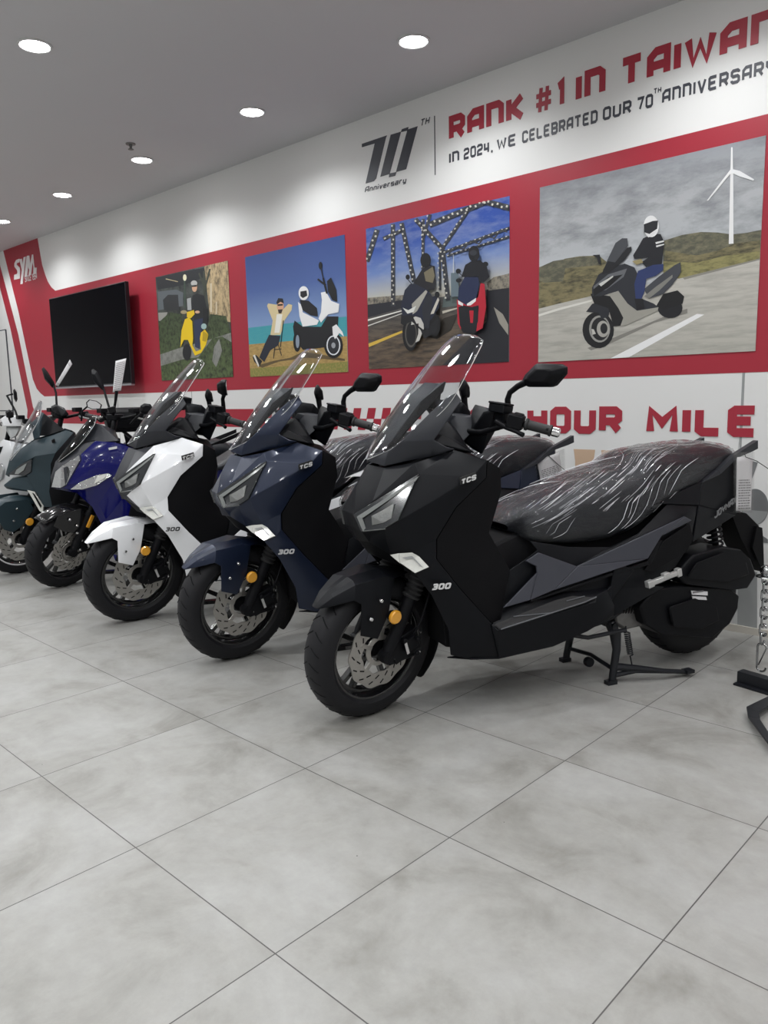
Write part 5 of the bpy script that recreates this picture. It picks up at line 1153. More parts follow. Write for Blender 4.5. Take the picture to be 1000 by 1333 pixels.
    b_tube(bm, [(1.01, -.155, .035), (1.10, -.185, .050), (1.22, -.215, .038)], [.012, .010, .009], 8)
    b_box(bm, (1.345, -.226, .024), (.04, .035, .014)); b_box(bm, (1.0, -.155, .0085), (.045, .03, .016)); b_box(bm, (1.0, .155, .0085), (.045, .03, .016))
    b_tube(bm, [(1.03, -.14, .235), (1.03, .14, .235)], .014, 10)
    b_lathe(bm, [(.02, -.012), (.022, 0), (.02, .012)], (.985, -.03, .058), (0, 1, 0), 14)
    cs = finish('centre_stand', bm_mesh(bm), 'frame', root, 40)
    bm = bmesh.new(); p0 = Vector((1.075, -.15, .235)); p1 = Vector((1.09, -.175, .075)); d = p1-p0
    a = d.orthogonal().normalized(); b = d.normalized().cross(a); path = [p0]
    for k in range(101): t = k/100; path.append(p0+d*(.15+.6*t)+(a*math.cos(2*PI*12*t)+b*math.sin(2*PI*12*t))*.011)
    path.append(p1); b_tube(bm, path, .003, 5); finish('return_spring', bm_mesh(bm), 'frame', cs, 50)
    bm = bmesh.new()   # sidestand and frame rails under the floor
    b_tube(bm, [(.80, -.13, .245), (.98, -.14, .275), (1.06, -.13, .30)], .016, 10)
    b_tube(bm, [(.80, .13, .245), (.98, .14, .275), (1.06, .13, .30)], .016, 10)
    b_tube(bm, [(.78, -.17, .245), (.86, -.18, .225), (1.04, -.19, .235)], .009, 8)
    finish('frame_rail', bm_mesh(bm), 'frame', root, 40)
    return root

def children(o): return [c for c in bpy.data.objects if c.parent == o]
def recolour(o, mp):
    for sl in o.material_slots:
        k = sl.material.name if sl.material else ''
        if k in mp:
            m = mp[k]; sl.link = 'OBJECT'; sl.material = m
def copy_tree(o, kids, parent=None):
    c = o.copy(); COL.objects.link(c)
    if parent is not None: c.parent = parent
    for ch in kids.get(o.name, []): copy_tree(ch, kids, c)
    return c
def walk(o, kids):
    yield o
    for c in kids.get(o.name, []): yield from walk(c, kids)
def kidmap():
    k = {}
    for o in bpy.data.objects:
        if o.parent: k.setdefault(o.parent.name, []).append(o)
    return k

# placeholder slots that the three paint schemes replace
for k, src in (('black_nose', 'black'), ('cowl', 'cowlgrey'), ('cowlgrey2', 'cowlgrey'), ('sidepanel', 'greyp'), ('sidetrim', 'black'), ('body', 'black'), ('badge', 'decal'), ('badgeplate', 'decalb'),
               ('badge3', 'decal'), ('paint', 'black'), ('tailbadge', 'decal'), ('ledframe', 'greyprint'), ('steelm', 'alu'), ('fend', 'black')):
    m = M[src].copy(); m.name = 'slot_'+k; M[k] = m
M['black_main'] = M['black']
M['tailbadge'].node_tree.nodes['Principled BSDF'].inputs['Base Color'].default_value = (.16, .16, .16, 1)
M['steelm'].node_tree.nodes['Principled BSDF'].inputs['Base Color'].default_value = (.42, .42, .42, 1)
M['wrapglint'] = mat('wrap_fold_highlight', (.80, .81, .85), .15, coat=1., trans=.15)  # near-white colour paints the wrap's highlights onto its fold strands
# ================================================================== the other scooters at the far end of the row
def arc_fender(name, root, m, mt, a0, a1, r=.285, w=.07, drop=.05, cz=.265, skirt=None):
    def f(u, v):
        a = math.radians(a0+(a1-a0)*u); s = 2*v-1; k = min(1, 3*min(u, 1-u)+.35)
        rr = r-drop*abs(s)**3*k
        return (rr*math.cos(a), w*s*(.75+.25*k), cz+rr*math.sin(a))
    return grid_part(name, f, 16, 8, m, root, .004, mt)
def screen_part(root, tab, m, n=14):
    def f(u, v):
        x, z, w_, sag = catmull(tab, u); s = 2*v-1
        return (x+sag*s*s, w_*s, z-sag*s*s*.5)
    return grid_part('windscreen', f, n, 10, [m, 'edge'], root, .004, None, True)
def simple_bar(root, c, half=.34, back=.10, rise=.02, yaw=25, end='steel'):
    c = Vector(c); mt = Matrix.Translation(c) @ Matrix.Rotation(math.radians(yaw), 4, 'Z')
    bm = bmesh.new()
    b_tube(bm, [(back, -half, rise-.03), (back*.5, -half*.55, rise), (0, -.08, 0), (0, .08, 0), (back*.5, half*.55, rise), (back, half, rise-.03)], .011, 10)
    b_tube(bm, [(0, 0, 0), (-.04, 0, -.14)], .018, 10)
    b_box(bm, (0, 0, .01), (.05, .12, .035))
    xf(bm, mt); hb = finish('handlebar', bm_mesh(bm), 'black2', root, 40, .003)
    for s in (-1, 1):
        q0 = Vector((back*.68, s*half*.70, rise-.012)); q1 = Vector((back, s*half, rise-.03)); d = (q1-q0).normalized(); L = (q1-q0).length
        bm = bmesh.new(); b_lathe(bm, [(.021, 0), (.022, .008), (.0175, .012), (.0175, L), (.0205, L+.004)], q0, d, 16); xf(bm, mt); finish('grip', bm_mesh(bm), 'rubber', hb, 40)
        bm = bmesh.new(); b_lathe(bm, [(.011, 0), (.017, .004), (.017, .026), (.012, .03)], q1, d, 16); xf(bm, mt); finish('bar_end', bm_mesh(bm), end, hb, 40)
        bm = bmesh.new(); b_box(bm, q0-d*.03, (.05, .05, .05)); b_box(bm, q0-d*.05+Vector((-.03, 0, .035)), (.05, .06, .03)); xf(bm, mt); finish('switch_housing', bm_mesh(bm), 'black2', hb, 30, .005)
        bm = bmesh.new(); b_tube(bm, [q0+Vector((-.035, -s*.04, 0)), q0+Vector((-.06, s*.02, -.005)), q1+Vector((-.05, -s*.01, -.008))], [.008, .006, .008], 8); xf(bm, mt); finish('brake_lever', bm_mesh(bm), 'alu', hb, 40)
    return hb
def mirror_from(root, head, stem, thick=.022, tint='black2', glass_dir=-1, r=.008):
    hd = [Vector(p) for p in head]; c = sum(hd, Vector())/len(hd)
    nrm = Vector((0, 0, 0))
    for i in range(len(hd)): nrm += (hd[i]-c).cross(hd[(i+1) % len(hd)]-c)
    nrm.normalize(); nrm *= (1 if nrm.y < 0 else -1)*glass_dir
    bm = bmesh.new(); b_hull(bm, hd+[p+nrm*.006 for p in hd]+[c+(p-c)*.6-nrm*thick for p in hd]); o = finish('mirror', bm_mesh(bm), tint, root, 30, .003)
    bm = bmesh.new(); g = [c+(p-c)*.85+nrm*.0065 for p in hd]; b_hull(bm, g+[p+nrm*.002 for p in g]); finish('mirror_glass', bm_mesh(bm), 'mirrorg', o, 0)
    bm = bmesh.new(); b_tube(bm, stem, r, 8); finish('mirror_stem', bm_mesh(bm), 'black2', o, 40)
    return o
def rear_end(root, body, seat_top=.80, L=1.45, wr=.26, col2='black2'):
    """body core, seat, tail, rear wheel and engine of a scooter whose rear mostly hides behind its neighbour"""
    hullpart('floor_body', [[(.26, -.12, .26), (.42, -.17, .24), (.75, -.16, .26), (.75, -.16, .38), (.42, -.18, .36), (.34, -.15, .55)], [(.62, -.12, .30), (1.02, -.15, .32), (1.0, -.14, .60), (.60, -.10, .56)]], 'deep', root, 'join', .01)
    hullpart('tail_panel', [[(.58, -.10, .58), (.66, -.15, .68), (1.2, -.15, .76), (1.55, -.09, .86), (1.62, -.05, .82), (1.3, -.14, .60), (.95, -.15, .50)]], body, root, 'join', .012)
    def f(u, v):
        t = .60+u*.92; zb = .67+.10*u; zt = seat_top-.05+.10*min(1, max(0, (u-.42)*5))+.03*u-.08*max(0, u-.93)*10-.10*max(0, .06-u)*10; w_ = .07+.11*min(1, u*6)-.07*max(0, u-.6)
        a = -PI/2+2*PI*v; ca, sa = math.cos(a), math.sin(a)
        return (t, w_*math.copysign(abs(ca)**.6, ca), (zb+zt)/2+(zt-zb)/2*math.copysign(abs(sa)**.7, sa))
    grid_part('seat', f, 20, 20, 'seat', root, 0)
    hullpart('engine_case', [[(1.0, -.12, .40), (1.45, -.15, .42), (1.5, -.15, .26), (1.35, -.15, .16), (1.0, -.12, .24)]], col2, root, 'join', .012)
    wheel(root, 'rear_', (L, 0, wr), None, R=wr, tw=.065, rimr=wr*.68, disc=False)
    bm = bmesh.new()
    for s in (-1, 1): b_tube(bm, [(L+.02, s*.12, .38), (L-.02, s*.12, .64)], .026, 12)
    finish('rear_shock', bm_mesh(bm), 'black2', root, 40)
    hullpart('rear_mudguard', [[(1.55, -.05, .74), (1.62, -.05, .70), (1.74, -.07, .42), (1.70, -.07, .42)]], 'deep', root, 'join', .004)
    bm = bmesh.new()
    for s in (-1, 1): b_tube(bm, [(1.02, s*.10, .25), (1.02, s*.14, .12), (1.0, s*.15, .010)], .014, 8); b_box(bm, (1.0, s*.15, .007), (.05, .03, .014))
    b_tube(bm, [(1.01, -.145, .06), (1.01, .145, .06)], .009, 8)
    finish('centre_stand', bm_mesh(bm), 'frame', root, 40)
    hullpart('grab_rail', [[(1.30, -.17, .84), (1.34, -.16, .86), (1.62, -.13, .96), (1.62, -.13, .93), (1.34, -.15, .82)]], 'black2', root, 'two', .006)

def make_bike4():
    root = empty('sport_scooter', (-2.495, 1.214, 0.0), HEAD, 'glossy royal blue scooter with short smoked windscreen and clear headlights', 'scooter', None)
    mt = steer(33)
    wheel(root, 'front_', (0, 0, .262), mt, R=.262, petal=True, discr=.125)
    for s in (-1, 1):
        f = fork_leg(root, s, mt, boot=False, upper=.66)
        bm = bmesh.new(); t = lambda z: (z-.265)*math.tan(RAKE)
        b_tube(bm, [(t(.56), .088*s, .56), (t(.72), .088*s, .72)], .0175, 12); xf(bm, mt); finish('fork_tube', bm_mesh(bm), 'steel', f, 40)
    bm = bmesh.new(); b_box(bm, ((.50-.265)*math.tan(RAKE)-.01, -.118, .465), (.022, .012, .085), Matrix.Rotation(RAKE, 3, 'Y')); xf(bm, mt); finish('reflector', bm_mesh(bm), 'amber', root, 30, .002)
    bm = bmesh.new(); b_box(bm, ((.50-.265)*math.tan(RAKE)-.005, -.105, .465), (.03, .03, .075), Matrix.Rotation(RAKE, 3, 'Y')); xf(bm, mt); finish('reflector_bracket', bm_mesh(bm), 'black2', root, 30, .002)
    caliper(root, mt, (.10, -.078, .31))
    fe = arc_fender('front_fender', root, 'rim', mt, 128, 45, .30, .072, .045)
    hullpart('fender_stay', [[(-.13, -.085, .47), (-.10, -.09, .54), (.06, -.095, .56), (.10, -.095, .48), (.0, -.10, .40), (-.06, -.095, .42), (-.02, -.075, .54)]], 'rim', root, False, .004, mt)
    for p in ((-.03, -.102, .50), (.02, -.103, .45), (.055, -.10, .34), (.02, -.105, .40)): bolt('fender_bolt', p, root, mt, .009)
    V = dict(n0=(-0.0505, 0.0, 0.6547), n1=(-0.0452, 0.0, 0.7234), n2=(-0.0107, 0.0, 0.8199), n3=(0.0582, -0.02, 0.8962), n4=(0.1221, -0.09, 0.9263), n5=(0.2291, -0.17, 0.9497), n6=(0.1431, -0.15, 0.8706),
        h0=(-0.0455, -0.04, 0.6633), h1=(-0.0157, -0.06, 0.761), h2=(0.0272, -0.09, 0.7999), h3=(0.1382, -0.15, 0.866), h4=(0.1396, -0.17, 0.8335), h5=(0.0439, -0.14, 0.6771), h6=(0.0118, -0.09, 0.6548),
        k1=(0.2314, -0.22, 0.8274), t1=(0.3443, -0.21, 0.9371), t2=(0.4273, -0.24, 0.9061), k2=(0.3683, -0.25, 0.7935), g1=(0.0644, -0.14, 0.6515), g2=(0.1203, -0.18, 0.6955), g3=(0.2161, -0.22, 0.7368), g4=(0.2883, -0.24, 0.7488),
        g5=(0.3094, -0.25, 0.7339), g6=(0.2155, -0.235, 0.6755), g7=(0.1348, -0.19, 0.652), l1=(0.0988, -0.13, 0.6238), l2=(0.1813, -0.18, 0.5356), l3=(0.2436, -0.19, 0.3839), r0=(0.4671, -0.26, 0.7598), r1=(0.436, -0.25, 0.6237), r2=(0.3494, -0.22, 0.3294), l4=(0.2943, -0.2, 0.1809), r3=(0.4526, -0.22, 0.0921),
        t3=(0.5461, -0.24, 0.8618), r4=(0.5808, -0.22, 0.611), c0=(.42, 0, .98), c1=(.45, 0, .80), c2=(.46, 0, .50))
    facepart('front_fairing', V, [(1, 'n0 n1 h1 h0'), (1, 'n1 n2 h2 h1'), (1, 'n2 n3 n4 n6'), (1, 'n2 n6 h3 h2'), (1, 'n4 n5 n6'), (0, 'n6 n5 t1 k1'), (0, 'h3 n6 k1 h4'), (0, 'h4 k1 g3 g2 h5'), (0, 'h5 g2 g1 h6'), (0, 't1 t2 k2 k1'),
        (0, 'k1 k2 g4 g3'), (0, 'k2 r0 g5 g4'), (0, 'h6 g1 l1 n0'), (0, 'g1 g7 l1'), (0, 'l1 g7 g6 l2'), (0, 'g6 g5 r1 l3 l2'), (0, 'g5 r0 r1'), (0, 'l3 r1 r2 l4'), (0, 'k2 t2 t3 r0'), (2, 'r0 t3 r4 r1'), (2, 'r1 r4 r3 r2'), (2, 'l4 r2 r3'),
        (2, 't3 c0 c1 r4'), (2, 'r4 c1 c2 r3')], ['royal', 'cowlgrey', 'deep'], root, solid=.005, bevel=.005)
    hullpart('front_inner_panel', [[(.06, -.03, .90), (.05, -.04, .70), (.14, -.13, .64), (.20, -.14, .95), (.38, -.16, .96), (.38, -.16, .60)], [(.26, -.10, .60), (.40, -.14, .55), (.30, -.12, .28), (.44, -.14, .25)]], 'deep', root, 'join', .004)
    for s in (-1, 1):
        sd = lambda l, dw=.003: [(p[0], (p[1]-dw)*-s, p[2]) for p in l]
        q = sd([(-0.041, -0.045, 0.6635), (-0.0113, -0.065, 0.7612), (0.0268, -0.09, 0.7951), (0.1334, -0.15, 0.8614), (0.1353, -0.165, 0.8334), (0.0443, -0.14, 0.682), (0.0122, -0.09, 0.6596)])
        hl = slab('headlight', [[q[0], q[1], q[2], q[6]], [q[2], q[3], q[4], q[5], q[6]]], 'chrome', root, .014, .001)
        q = sd([(0.0349, -0.1, 0.7857), (0.0355, -0.13, 0.6815), (0.0447, -0.135, 0.6863), (0.0533, -0.11, 0.7951)], .011); slab('lamp_divider', q, 'cowlgrey', hl, .004)
        q = sd([(0.0644, -0.14, 0.6515), (0.1203, -0.18, 0.6955), (0.2161, -0.22, 0.7368), (0.2883, -0.24, 0.7488), (0.3094, -0.25, 0.7339), (0.2155, -0.235, 0.6755), (0.1348, -0.19, 0.652)])
        ts = slab('turn_signal', [[q[0], q[1], q[6]], [q[1], q[2], q[5], q[6]], [q[2], q[3], q[4], q[5]]], 'chrome', root, .012, .001)
        q = sd([(0.2248, -0.225, 0.7367), (0.2789, -0.24, 0.7445), (0.2637, -0.24, 0.7213), (0.1984, -0.23, 0.6857)], .011); slab('signal_bulb_cover', q, 'signal', ts, .003)
        q = sd([(0.3, -0.225, 0.9061), (0.35, -0.235, 0.914), (0.3491, -0.235, 0.8996), (0.3036, -0.225, 0.8915)], .006); slab('maker_badge', q, 'decal', root, .003)
    screen_part(root, [(0, -0.001, 0.8292, 0.05, 0.01), (0.4, 0.0895, 0.9429, 0.12, 0.04), (0.8, 0.1906, 1.067, 0.12, 0.04), (1.0, 0.2354, 1.1099, 0.07, 0.015)], 'screend')
    hullpart('dashboard', [[(0.2338, -0.05, 1.057), (0.2688, -0.08, 1.0517), (0.318, -0.12, 0.9976), (0.3756, -0.17, 0.9437), (0.2295, -0.15, 0.9391), (0.144, -0.08, 0.9102), (0.3627, -0.03, 1.0078)]], 'cowlgrey', root, 'join', .004)
    hb = simple_bar(root, (0.37, 0.0, 1.0814), .33, .10, .02, 28)
    mirror_from(root, [(0.2595, 0.26, 1.4025), (0.2699, 0.26, 1.4126), (0.2905, 0.22, 1.3907), (0.3223, 0.2, 1.3088), (0.3296, 0.2, 1.2732), (0.3147, 0.2, 1.2683), (0.2681, 0.25, 1.3259)], [(0.3251, 0.2, 1.2784), (0.3429, 0.14, 1.171), (0.358, 0.08, 1.1004)])
    mirror_from(root, [(0.4914, -0.34, 1.1264), (0.4983, -0.34, 1.1638), (0.522, -0.34, 1.1774), (0.5583, -0.34, 1.1719), (0.5707, -0.34, 1.148), (0.5548, -0.34, 1.1152), (0.5176, -0.34, 1.1068)], [(0.5055, -0.33, 1.1164), (0.4673, -0.28, 1.0836), (0.4413, -0.24, 1.0501)])
    bm = bmesh.new(); p = [(0.3836, -0.1, 1.258), (0.3691, -0.1, 1.1806), (0.3513, -0.08, 1.1029)]; b_tube(bm, p, [.011, .008, .010], 8); finish('mirror_mount', bm_mesh(bm), 'black2', hb, 40)
    hullpart('brake_reservoir', [[(0.3194, -0.05, 1.1524), (0.3681, -0.1, 1.1661), (0.3745, -0.1, 1.1221), (0.3304, -0.05, 1.108)]+[(0.3207, -0.1, 1.1526), (0.3647, -0.14, 1.1615), (0.3671, -0.14, 1.1276), (0.332, -0.1, 1.1135)]], 'black2', hb, False, .003)
    rear_end(root, 'royal', .80)
    bm = bmesh.new()   # front hose and horn area
    b_tube(bm, [(.12, -.10, .62), (.16, -.11, .5), (.10, -.11, .40)], .006, 8); xf(bm, mt); finish('brake_hose', bm_mesh(bm), 'rubber', root, 40)
    return root

def make_bike5():
    root = empty('crossover_scooter', (-3.17, 1.185, 0.0), HEAD, 'dark teal grey scooter with clear windscreen and white striped front rim', 'scooter', None)
    mt = steer(22)
    wheel(root, 'front_', (0, 0, .262), mt, R=.262, discr=.150, stripe=True)
    for s in (-1, 1): fork_leg(root, s, mt, boot=False, upper=.72)
    bm = bmesh.new(); b_lathe(bm, [(.019, 0), (.027, .002), (.027, .010), (.022, .015)], (.045, -.112, .40), (0, -1, 0), 24); xf(bm, mt); finish('reflector', bm_mesh(bm), 'amber', root, 30)
    caliper(root, mt, (.11, -.078, .34))
    arc_fender('front_fender', root, 'teal', mt, 172, 60, .30, .088, .055)
    hullpart('fender_side', [[(-.18, -.088, .50), (-.10, -.095, .56), (.05, -.10, .56), (.09, -.10, .48), (-.01, -.10, .36), (-.06, -.095, .33), (-.12, -.09, .36), (-.05, -.07, .5)]], 'teal', root, 'two', .005, mt)
    for p in ((-.03, -.103, .50), (-.055, -.103, .42)): bolt('fender_bolt', p, root, mt, .009)
    V = dict(n0=(-0.0433, 0.0, 0.7036), n1=(-0.0109, 0.0, 0.8036), n2=(0.0428, -0.02, 0.861), a1=(0.1628, -0.13, 0.9408), a2=(0.2717, -0.17, 0.9697), a3=(0.3663, -0.22, 1.0047), a4=(0.4134, -0.24, 0.9879), k=(0.16, -0.19, 0.8339),
        h0=(-0.0227, -0.03, 0.7049), h1=(0.0724, -0.1, 0.7797), h2=(0.1439, -0.16, 0.817), h3=(0.1271, -0.17, 0.7239), h4=(0.0909, -0.13, 0.7015), m0=(-0.0192, -0.03, 0.6887), b1=(0.2865, -0.24, 0.8518), b2=(0.2521, -0.22, 0.7788), b3=(0.2448, -0.21, 0.6835), b4=(0.2279, -0.21, 0.5891),
        c1=(0.1006, -0.15, 0.6974), c2=(0.1458, -0.19, 0.5925), c3=(0.1858, -0.2, 0.4845), c4=(0.2392, -0.22, 0.483), e1=(0.4188, -0.24, 0.7927), e2=(0.3961, -0.22, 0.4713), e3=(0.257, -0.2, 0.2633), c5=(.43, 0, .98), c6=(.46, 0, .80), c7=(.46, 0, .50))
    facepart('front_fairing', V, [(0, 'n0 n1 h1 h0'), (0, 'n1 n2 a1 k h1'), (0, 'h1 k h2'), (0, 'a1 a2 k'), (0, 'a2 a3 b1 k'), (0, 'a3 a4 b1'), (0, 'k b1 b2 h2'), (0, 'h2 b2 b3 h3'), (0, 'h3 b3 c1 h4'), (0, 'n0 h0 m0'), (0, 'c1 b3 b4 c2'), (0, 'c2 b4 c4 c3'),
        (1, 'a4 b1 b2 b3 e1'), (1, 'b3 b4 e2 e1'), (1, 'b4 c4 e3 e2'), (1, 'e1 e2 c6'), (1, 'a4 c5 c6 e1'), (1, 'e2 c7 c6')], ['teal', 'deep'], root, solid=.005, bevel=.006)
    hullpart('front_inner_panel', [[(.06, -.03, .86), (.08, -.04, .68), (.18, -.12, .62), (.20, -.13, .92), (.38, -.15, .92), (.38, -.15, .60)], [(.26, -.10, .60), (.40, -.14, .55), (.30, -.12, .28), (.44, -.14, .25)]], 'deep', root, 'join', .004)
    q = [(-0.0639, 0.0, 0.6297), (-0.0434, -0.0, 0.6445), (-0.0004, -0.04, 0.6778), (0.1, -0.13, 0.6957), (0.2444, -0.2, 0.6773), (0.229, -0.2, 0.604), (0.1452, -0.18, 0.5862), (0.0357, -0.08, 0.6311), (-0.0465, 0.0, 0.607)]
    hullpart('nose_beak', [q+[(p[0]+.03, p[1]*.8, p[2]-.01) for p in q]], 'teal', root, 'join', .005)
    for s in (-1, 1):
        sd = lambda l, dw=.004: [(p[0], (p[1]-dw)*-s, p[2]) for p in l]
        q = sd([(-0.0224, -0.035, 0.7054), (0.0724, -0.1, 0.7797), (0.1387, -0.16, 0.812), (0.1275, -0.17, 0.7292), (0.0909, -0.13, 0.7015)]); hl = slab('headlight', q, 'lens', root, .012, .001)
        q = sd([(-0.0074, -0.04, 0.7102), (0.0663, -0.1, 0.7641), (0.1024, -0.13, 0.7855), (0.0792, -0.12, 0.7384), (0.0425, -0.09, 0.7115)], .012); slab('reflector_bowl', q, 'led', hl, .003)
        q = sd([(0.093, -0.15, 0.6025), (0.136, -0.18, 0.5921), (0.1862, -0.2, 0.4898), (0.1781, -0.2, 0.4477), (0.1595, -0.19, 0.4585), (0.1015, -0.155, 0.5865)], .006); tsl = slab('turn_signal', [[q[0], q[1], q[2], q[3], q[4], q[5]]], 'signal', root, .010, .001)
        q = sd([(0.121, -0.17, 0.5867), (0.1348, -0.18, 0.5763), (0.1722, -0.2, 0.4961), (0.166, -0.195, 0.48)], .013); slab('signal_slot', q, 'deep', tsl, .003)
        q = sd([(0.2693, -0.2, 0.9395), (0.2893, -0.21, 0.9496), (0.2922, -0.21, 0.9233), (0.2725, -0.2, 0.9184)], .006); slab('maker_badge', q, 'deep', root, .003)
    screen_part(root, [(0, -0.0105, 0.8089, 0.06, 0.01), (0.35, 0.0494, 0.9503, 0.15, 0.05), (0.75, 0.1496, 1.1067, 0.15, 0.05), (1.0, 0.2118, 1.2115, 0.08, 0.02)], 'screen')
    hullpart('screen_frame', [[(0.1469, -0.1, 1.0506), (0.1629, -0.12, 1.0663), (0.2211, -0.1, 1.1324), (0.2353, -0.12, 1.127), (0.207, -0.16, 1.071), (0.1839, -0.17, 1.0199), (0.1983, -0.18, 0.9572), (0.1582, -0.14, 0.9414)]], 'teal', root, False, .003)
    hullpart('dashboard', [[(0.2346, -0.05, 1.121), (0.2453, -0.08, 1.0681), (0.26, -0.12, 1.0052), (0.3574, -0.17, 1.0034), (0.2475, -0.15, 0.9698), (0.1641, -0.08, 0.965), (0.3408, -0.03, 1.0157)]], 'black2', root, 'join', .004)
    hb = simple_bar(root, (0.3469, 0.0, 1.0904), .34, .10, .02, 25, 'steel')
    mirror_from(root, [(0.2428, 0.24, 1.4374), (0.2589, 0.24, 1.4483), (0.2819, 0.22, 1.4146), (0.3174, 0.2, 1.3424), (0.3251, 0.2, 1.3093), (0.3037, 0.2, 1.2985), (0.2573, 0.22, 1.36)], [(0.3153, 0.2, 1.3149), (0.3262, 0.17, 1.2593), (0.3225, 0.12, 1.1495)])
    mirror_from(root, [(0.5015, -0.36, 1.1891), (0.5223, -0.36, 1.2091), (0.5701, -0.36, 1.1979), (0.6025, -0.36, 1.1715), (0.5906, -0.36, 1.1409), (0.537, -0.36, 1.1422), (0.5042, -0.36, 1.1584)], [(0.5046, -0.35, 1.1584), (0.4745, -0.33, 1.1333), (0.466, -0.3, 1.066)], glass_dir=1, r=.006)
    hullpart('hand_guard', [[(0.2828, 0.05, 1.1671), (0.3137, 0.0, 1.1827), (0.3704, -0.08, 1.1549), (0.3958, -0.12, 1.1069), (0.3546, -0.1, 1.0812), (0.2897, 0.0, 1.1296)]+[(0.2918, 0.0, 1.1564), (0.3224, -0.05, 1.1719), (0.3779, -0.12, 1.1338), (0.3456, -0.12, 1.0977)]], 'black2', hb, False, .003)
    rear_end(root, 'teal', .82)
    return root

def make_bike6():
    root = empty('classic_scooter', (-4.0, 1.2, 0.0), HEAD, 'silver scooter with white handlebar cover, cut off by the left edge', 'scooter', None)
    mt = steer(20)
    wheel(root, 'front_', (0, 0, .25), mt, R=.25, rimr=.17, discr=.11)
    for s in (-1, 1): fork_leg(root, s, mt, boot=False, upper=.62)
    arc_fender('front_fender', root, 'silverp', mt, 170, 30, .285, .09, .05, .25)
    V = dict(n0=(0.0203, 0.0, 0.5214), n1=(0.078, 0.0, 0.6977), n2=(0.167, -0.03, 0.8443), a1=(0.2411, -0.1, 0.9215), a2=(0.291, -0.17, 0.9107), a3=(0.2951, -0.22, 0.8081), k=(0.2065, -0.16, 0.7265), m1=(0.2285, -0.18, 0.5973), m2=(0.2774, -0.22, 0.5273), m3=(0.326, -0.23, 0.4658), m4=(0.2866, -0.22, 0.3783), m5=(0.1347, -0.12, 0.5263),
        m6=(0.3763, -0.2, 0.1575), a4=(0.4333, -0.22, 0.872), a5=(0.416, -0.22, 0.5181), c1=(.44, 0, .9), c2=(.46, 0, .5))
    facepart('front_fairing', V, [(0, 'n0 n1 k m5'), (0, 'n1 n2 a1 k'), (0, 'a1 a2 a3 k'), (0, 'k a3 m2 m1'), (0, 'm5 k m1'), (0, 'm1 m2 m3 m4'), (0, 'm5 m1 m4'), (0, 'a2 a4 a5 a3'), (0, 'a3 a5 m3 m2'), (1, 'm3 m4 m6 a5'), (1, 'a4 c1 c2 a5')], ['silverp', 'deep'], root, solid=.005, bevel=.008)
    hullpart('front_inner_panel', [[(.08, -.03, .84), (.10, -.04, .64), (.18, -.12, .60), (.20, -.12, .86), (.38, -.14, .90), (.38, -.14, .60)], [(.26, -.10, .60), (.40, -.14, .55), (.30, -.12, .26), (.44, -.14, .25)]], 'deep', root, 'join', .004)
    for s in (-1, 1):
        sd = lambda l, dw=.006: [(p[0], (p[1]-dw)*-s, p[2]) for p in l]
        q = sd([(0.1338, -0.1, 0.655), (0.1843, -0.14, 0.7262), (0.2243, -0.17, 0.7439), (0.2315, -0.19, 0.6922), (0.2094, -0.18, 0.6221), (0.163, -0.14, 0.5976)]); slab('headlight', q, 'chrome', root, .012, .001)
    q = [(0.2697, -0.05, 1.0367), (0.3669, -0.12, 1.0117), (0.3298, -0.14, 0.9431), (0.2965, -0.14, 0.9268), (0.2663, -0.06, 0.9898)]
    hullpart('fly_screen', [q+[(p[0]+.01, p[1]*.6, p[2]) for p in q]], 'greyprint', root, 'join', .003)
    q = [(0.2839, -0.05, 1.0776), (0.3206, -0.12, 1.1012), (0.3752, -0.16, 1.1003), (0.3936, -0.17, 1.059), (0.374, -0.16, 1.0185), (0.3025, -0.1, 1.0192)]
    hullpart('handlebar_cover', [q+[(p[0]-.05, p[1]*.8, p[2]) for p in q]], 'white', root, 'join', .015)
    hb = simple_bar(root, (0.3009, 0.0, 1.0464), .34, .08, .01, 20)
    mirror_from(root, [(0.334, 0.1, 1.2963), (0.3459, 0.1, 1.3081), (0.36, 0.1, 1.2779), (0.3611, 0.1, 1.2237), (0.3481, 0.1, 1.1999), (0.3341, 0.1, 1.2303)], [(0.3315, 0.1, 1.2664), (0.2868, 0.1, 1.2552), (0.34, 0.02, 1.1345), (0.3493, -0.02, 1.099)], .02)
    mirror_from(root, [(0.2789, -0.2, 1.1323), (0.3065, -0.2, 1.1489), (0.3308, -0.2, 1.1252), (0.3333, -0.2, 1.0904), (0.306, -0.2, 1.0797), (0.2808, -0.2, 1.0919)], [(0.3008, -0.2, 1.0798), (0.3065, -0.14, 1.0494)], .02)
    rear_end(root, 'silverp', .80)
    # black top case on the rear rack
    return root
# ================================================================== scooters in the row
O1 = (0.452, 1.06, 0.0); O2 = (-0.47, 1.115, 0.0); O3 = (-1.415, 1.128, 0.0)
black = make_maxi(); black.name = 'maxi_scooter'
kids = kidmap()
blue = copy_tree(black, kids); white = copy_tree(black, kids)
for o, loc, rz, lab in ((black, O1, HEAD, 'matte black maxi scooter on its centre stand, nearest and largest in the row'),
                   (blue, O2, HEAD, 'midnight blue maxi scooter between the matte black and the white ones'),
                   (white, O3, HEAD, 'white maxi scooter with charcoal nose, left of the midnight blue one')):
    o.location = loc; o.rotation_euler = (0, 0, rz); o['label'] = lab; o['group'] = 'maxi scooters of one model in three colours'; o['category'] = 'scooter'
kids = kidmap()
def scheme(o, **kw):
    mp = {'slot_'+k: M[v] for k, v in kw.items()}
    for c in walk(o, kids): recolour(c, mp)
M['decgrey'] = mat('black_badge_print', (.03, .03, .03), .4)
M['sil2'] = mat('chrome_tape', (.55, .55, .54), .3, metal=.5)
for k in ('paint', 'black_nose', 'body', 'sidetrim'): pass
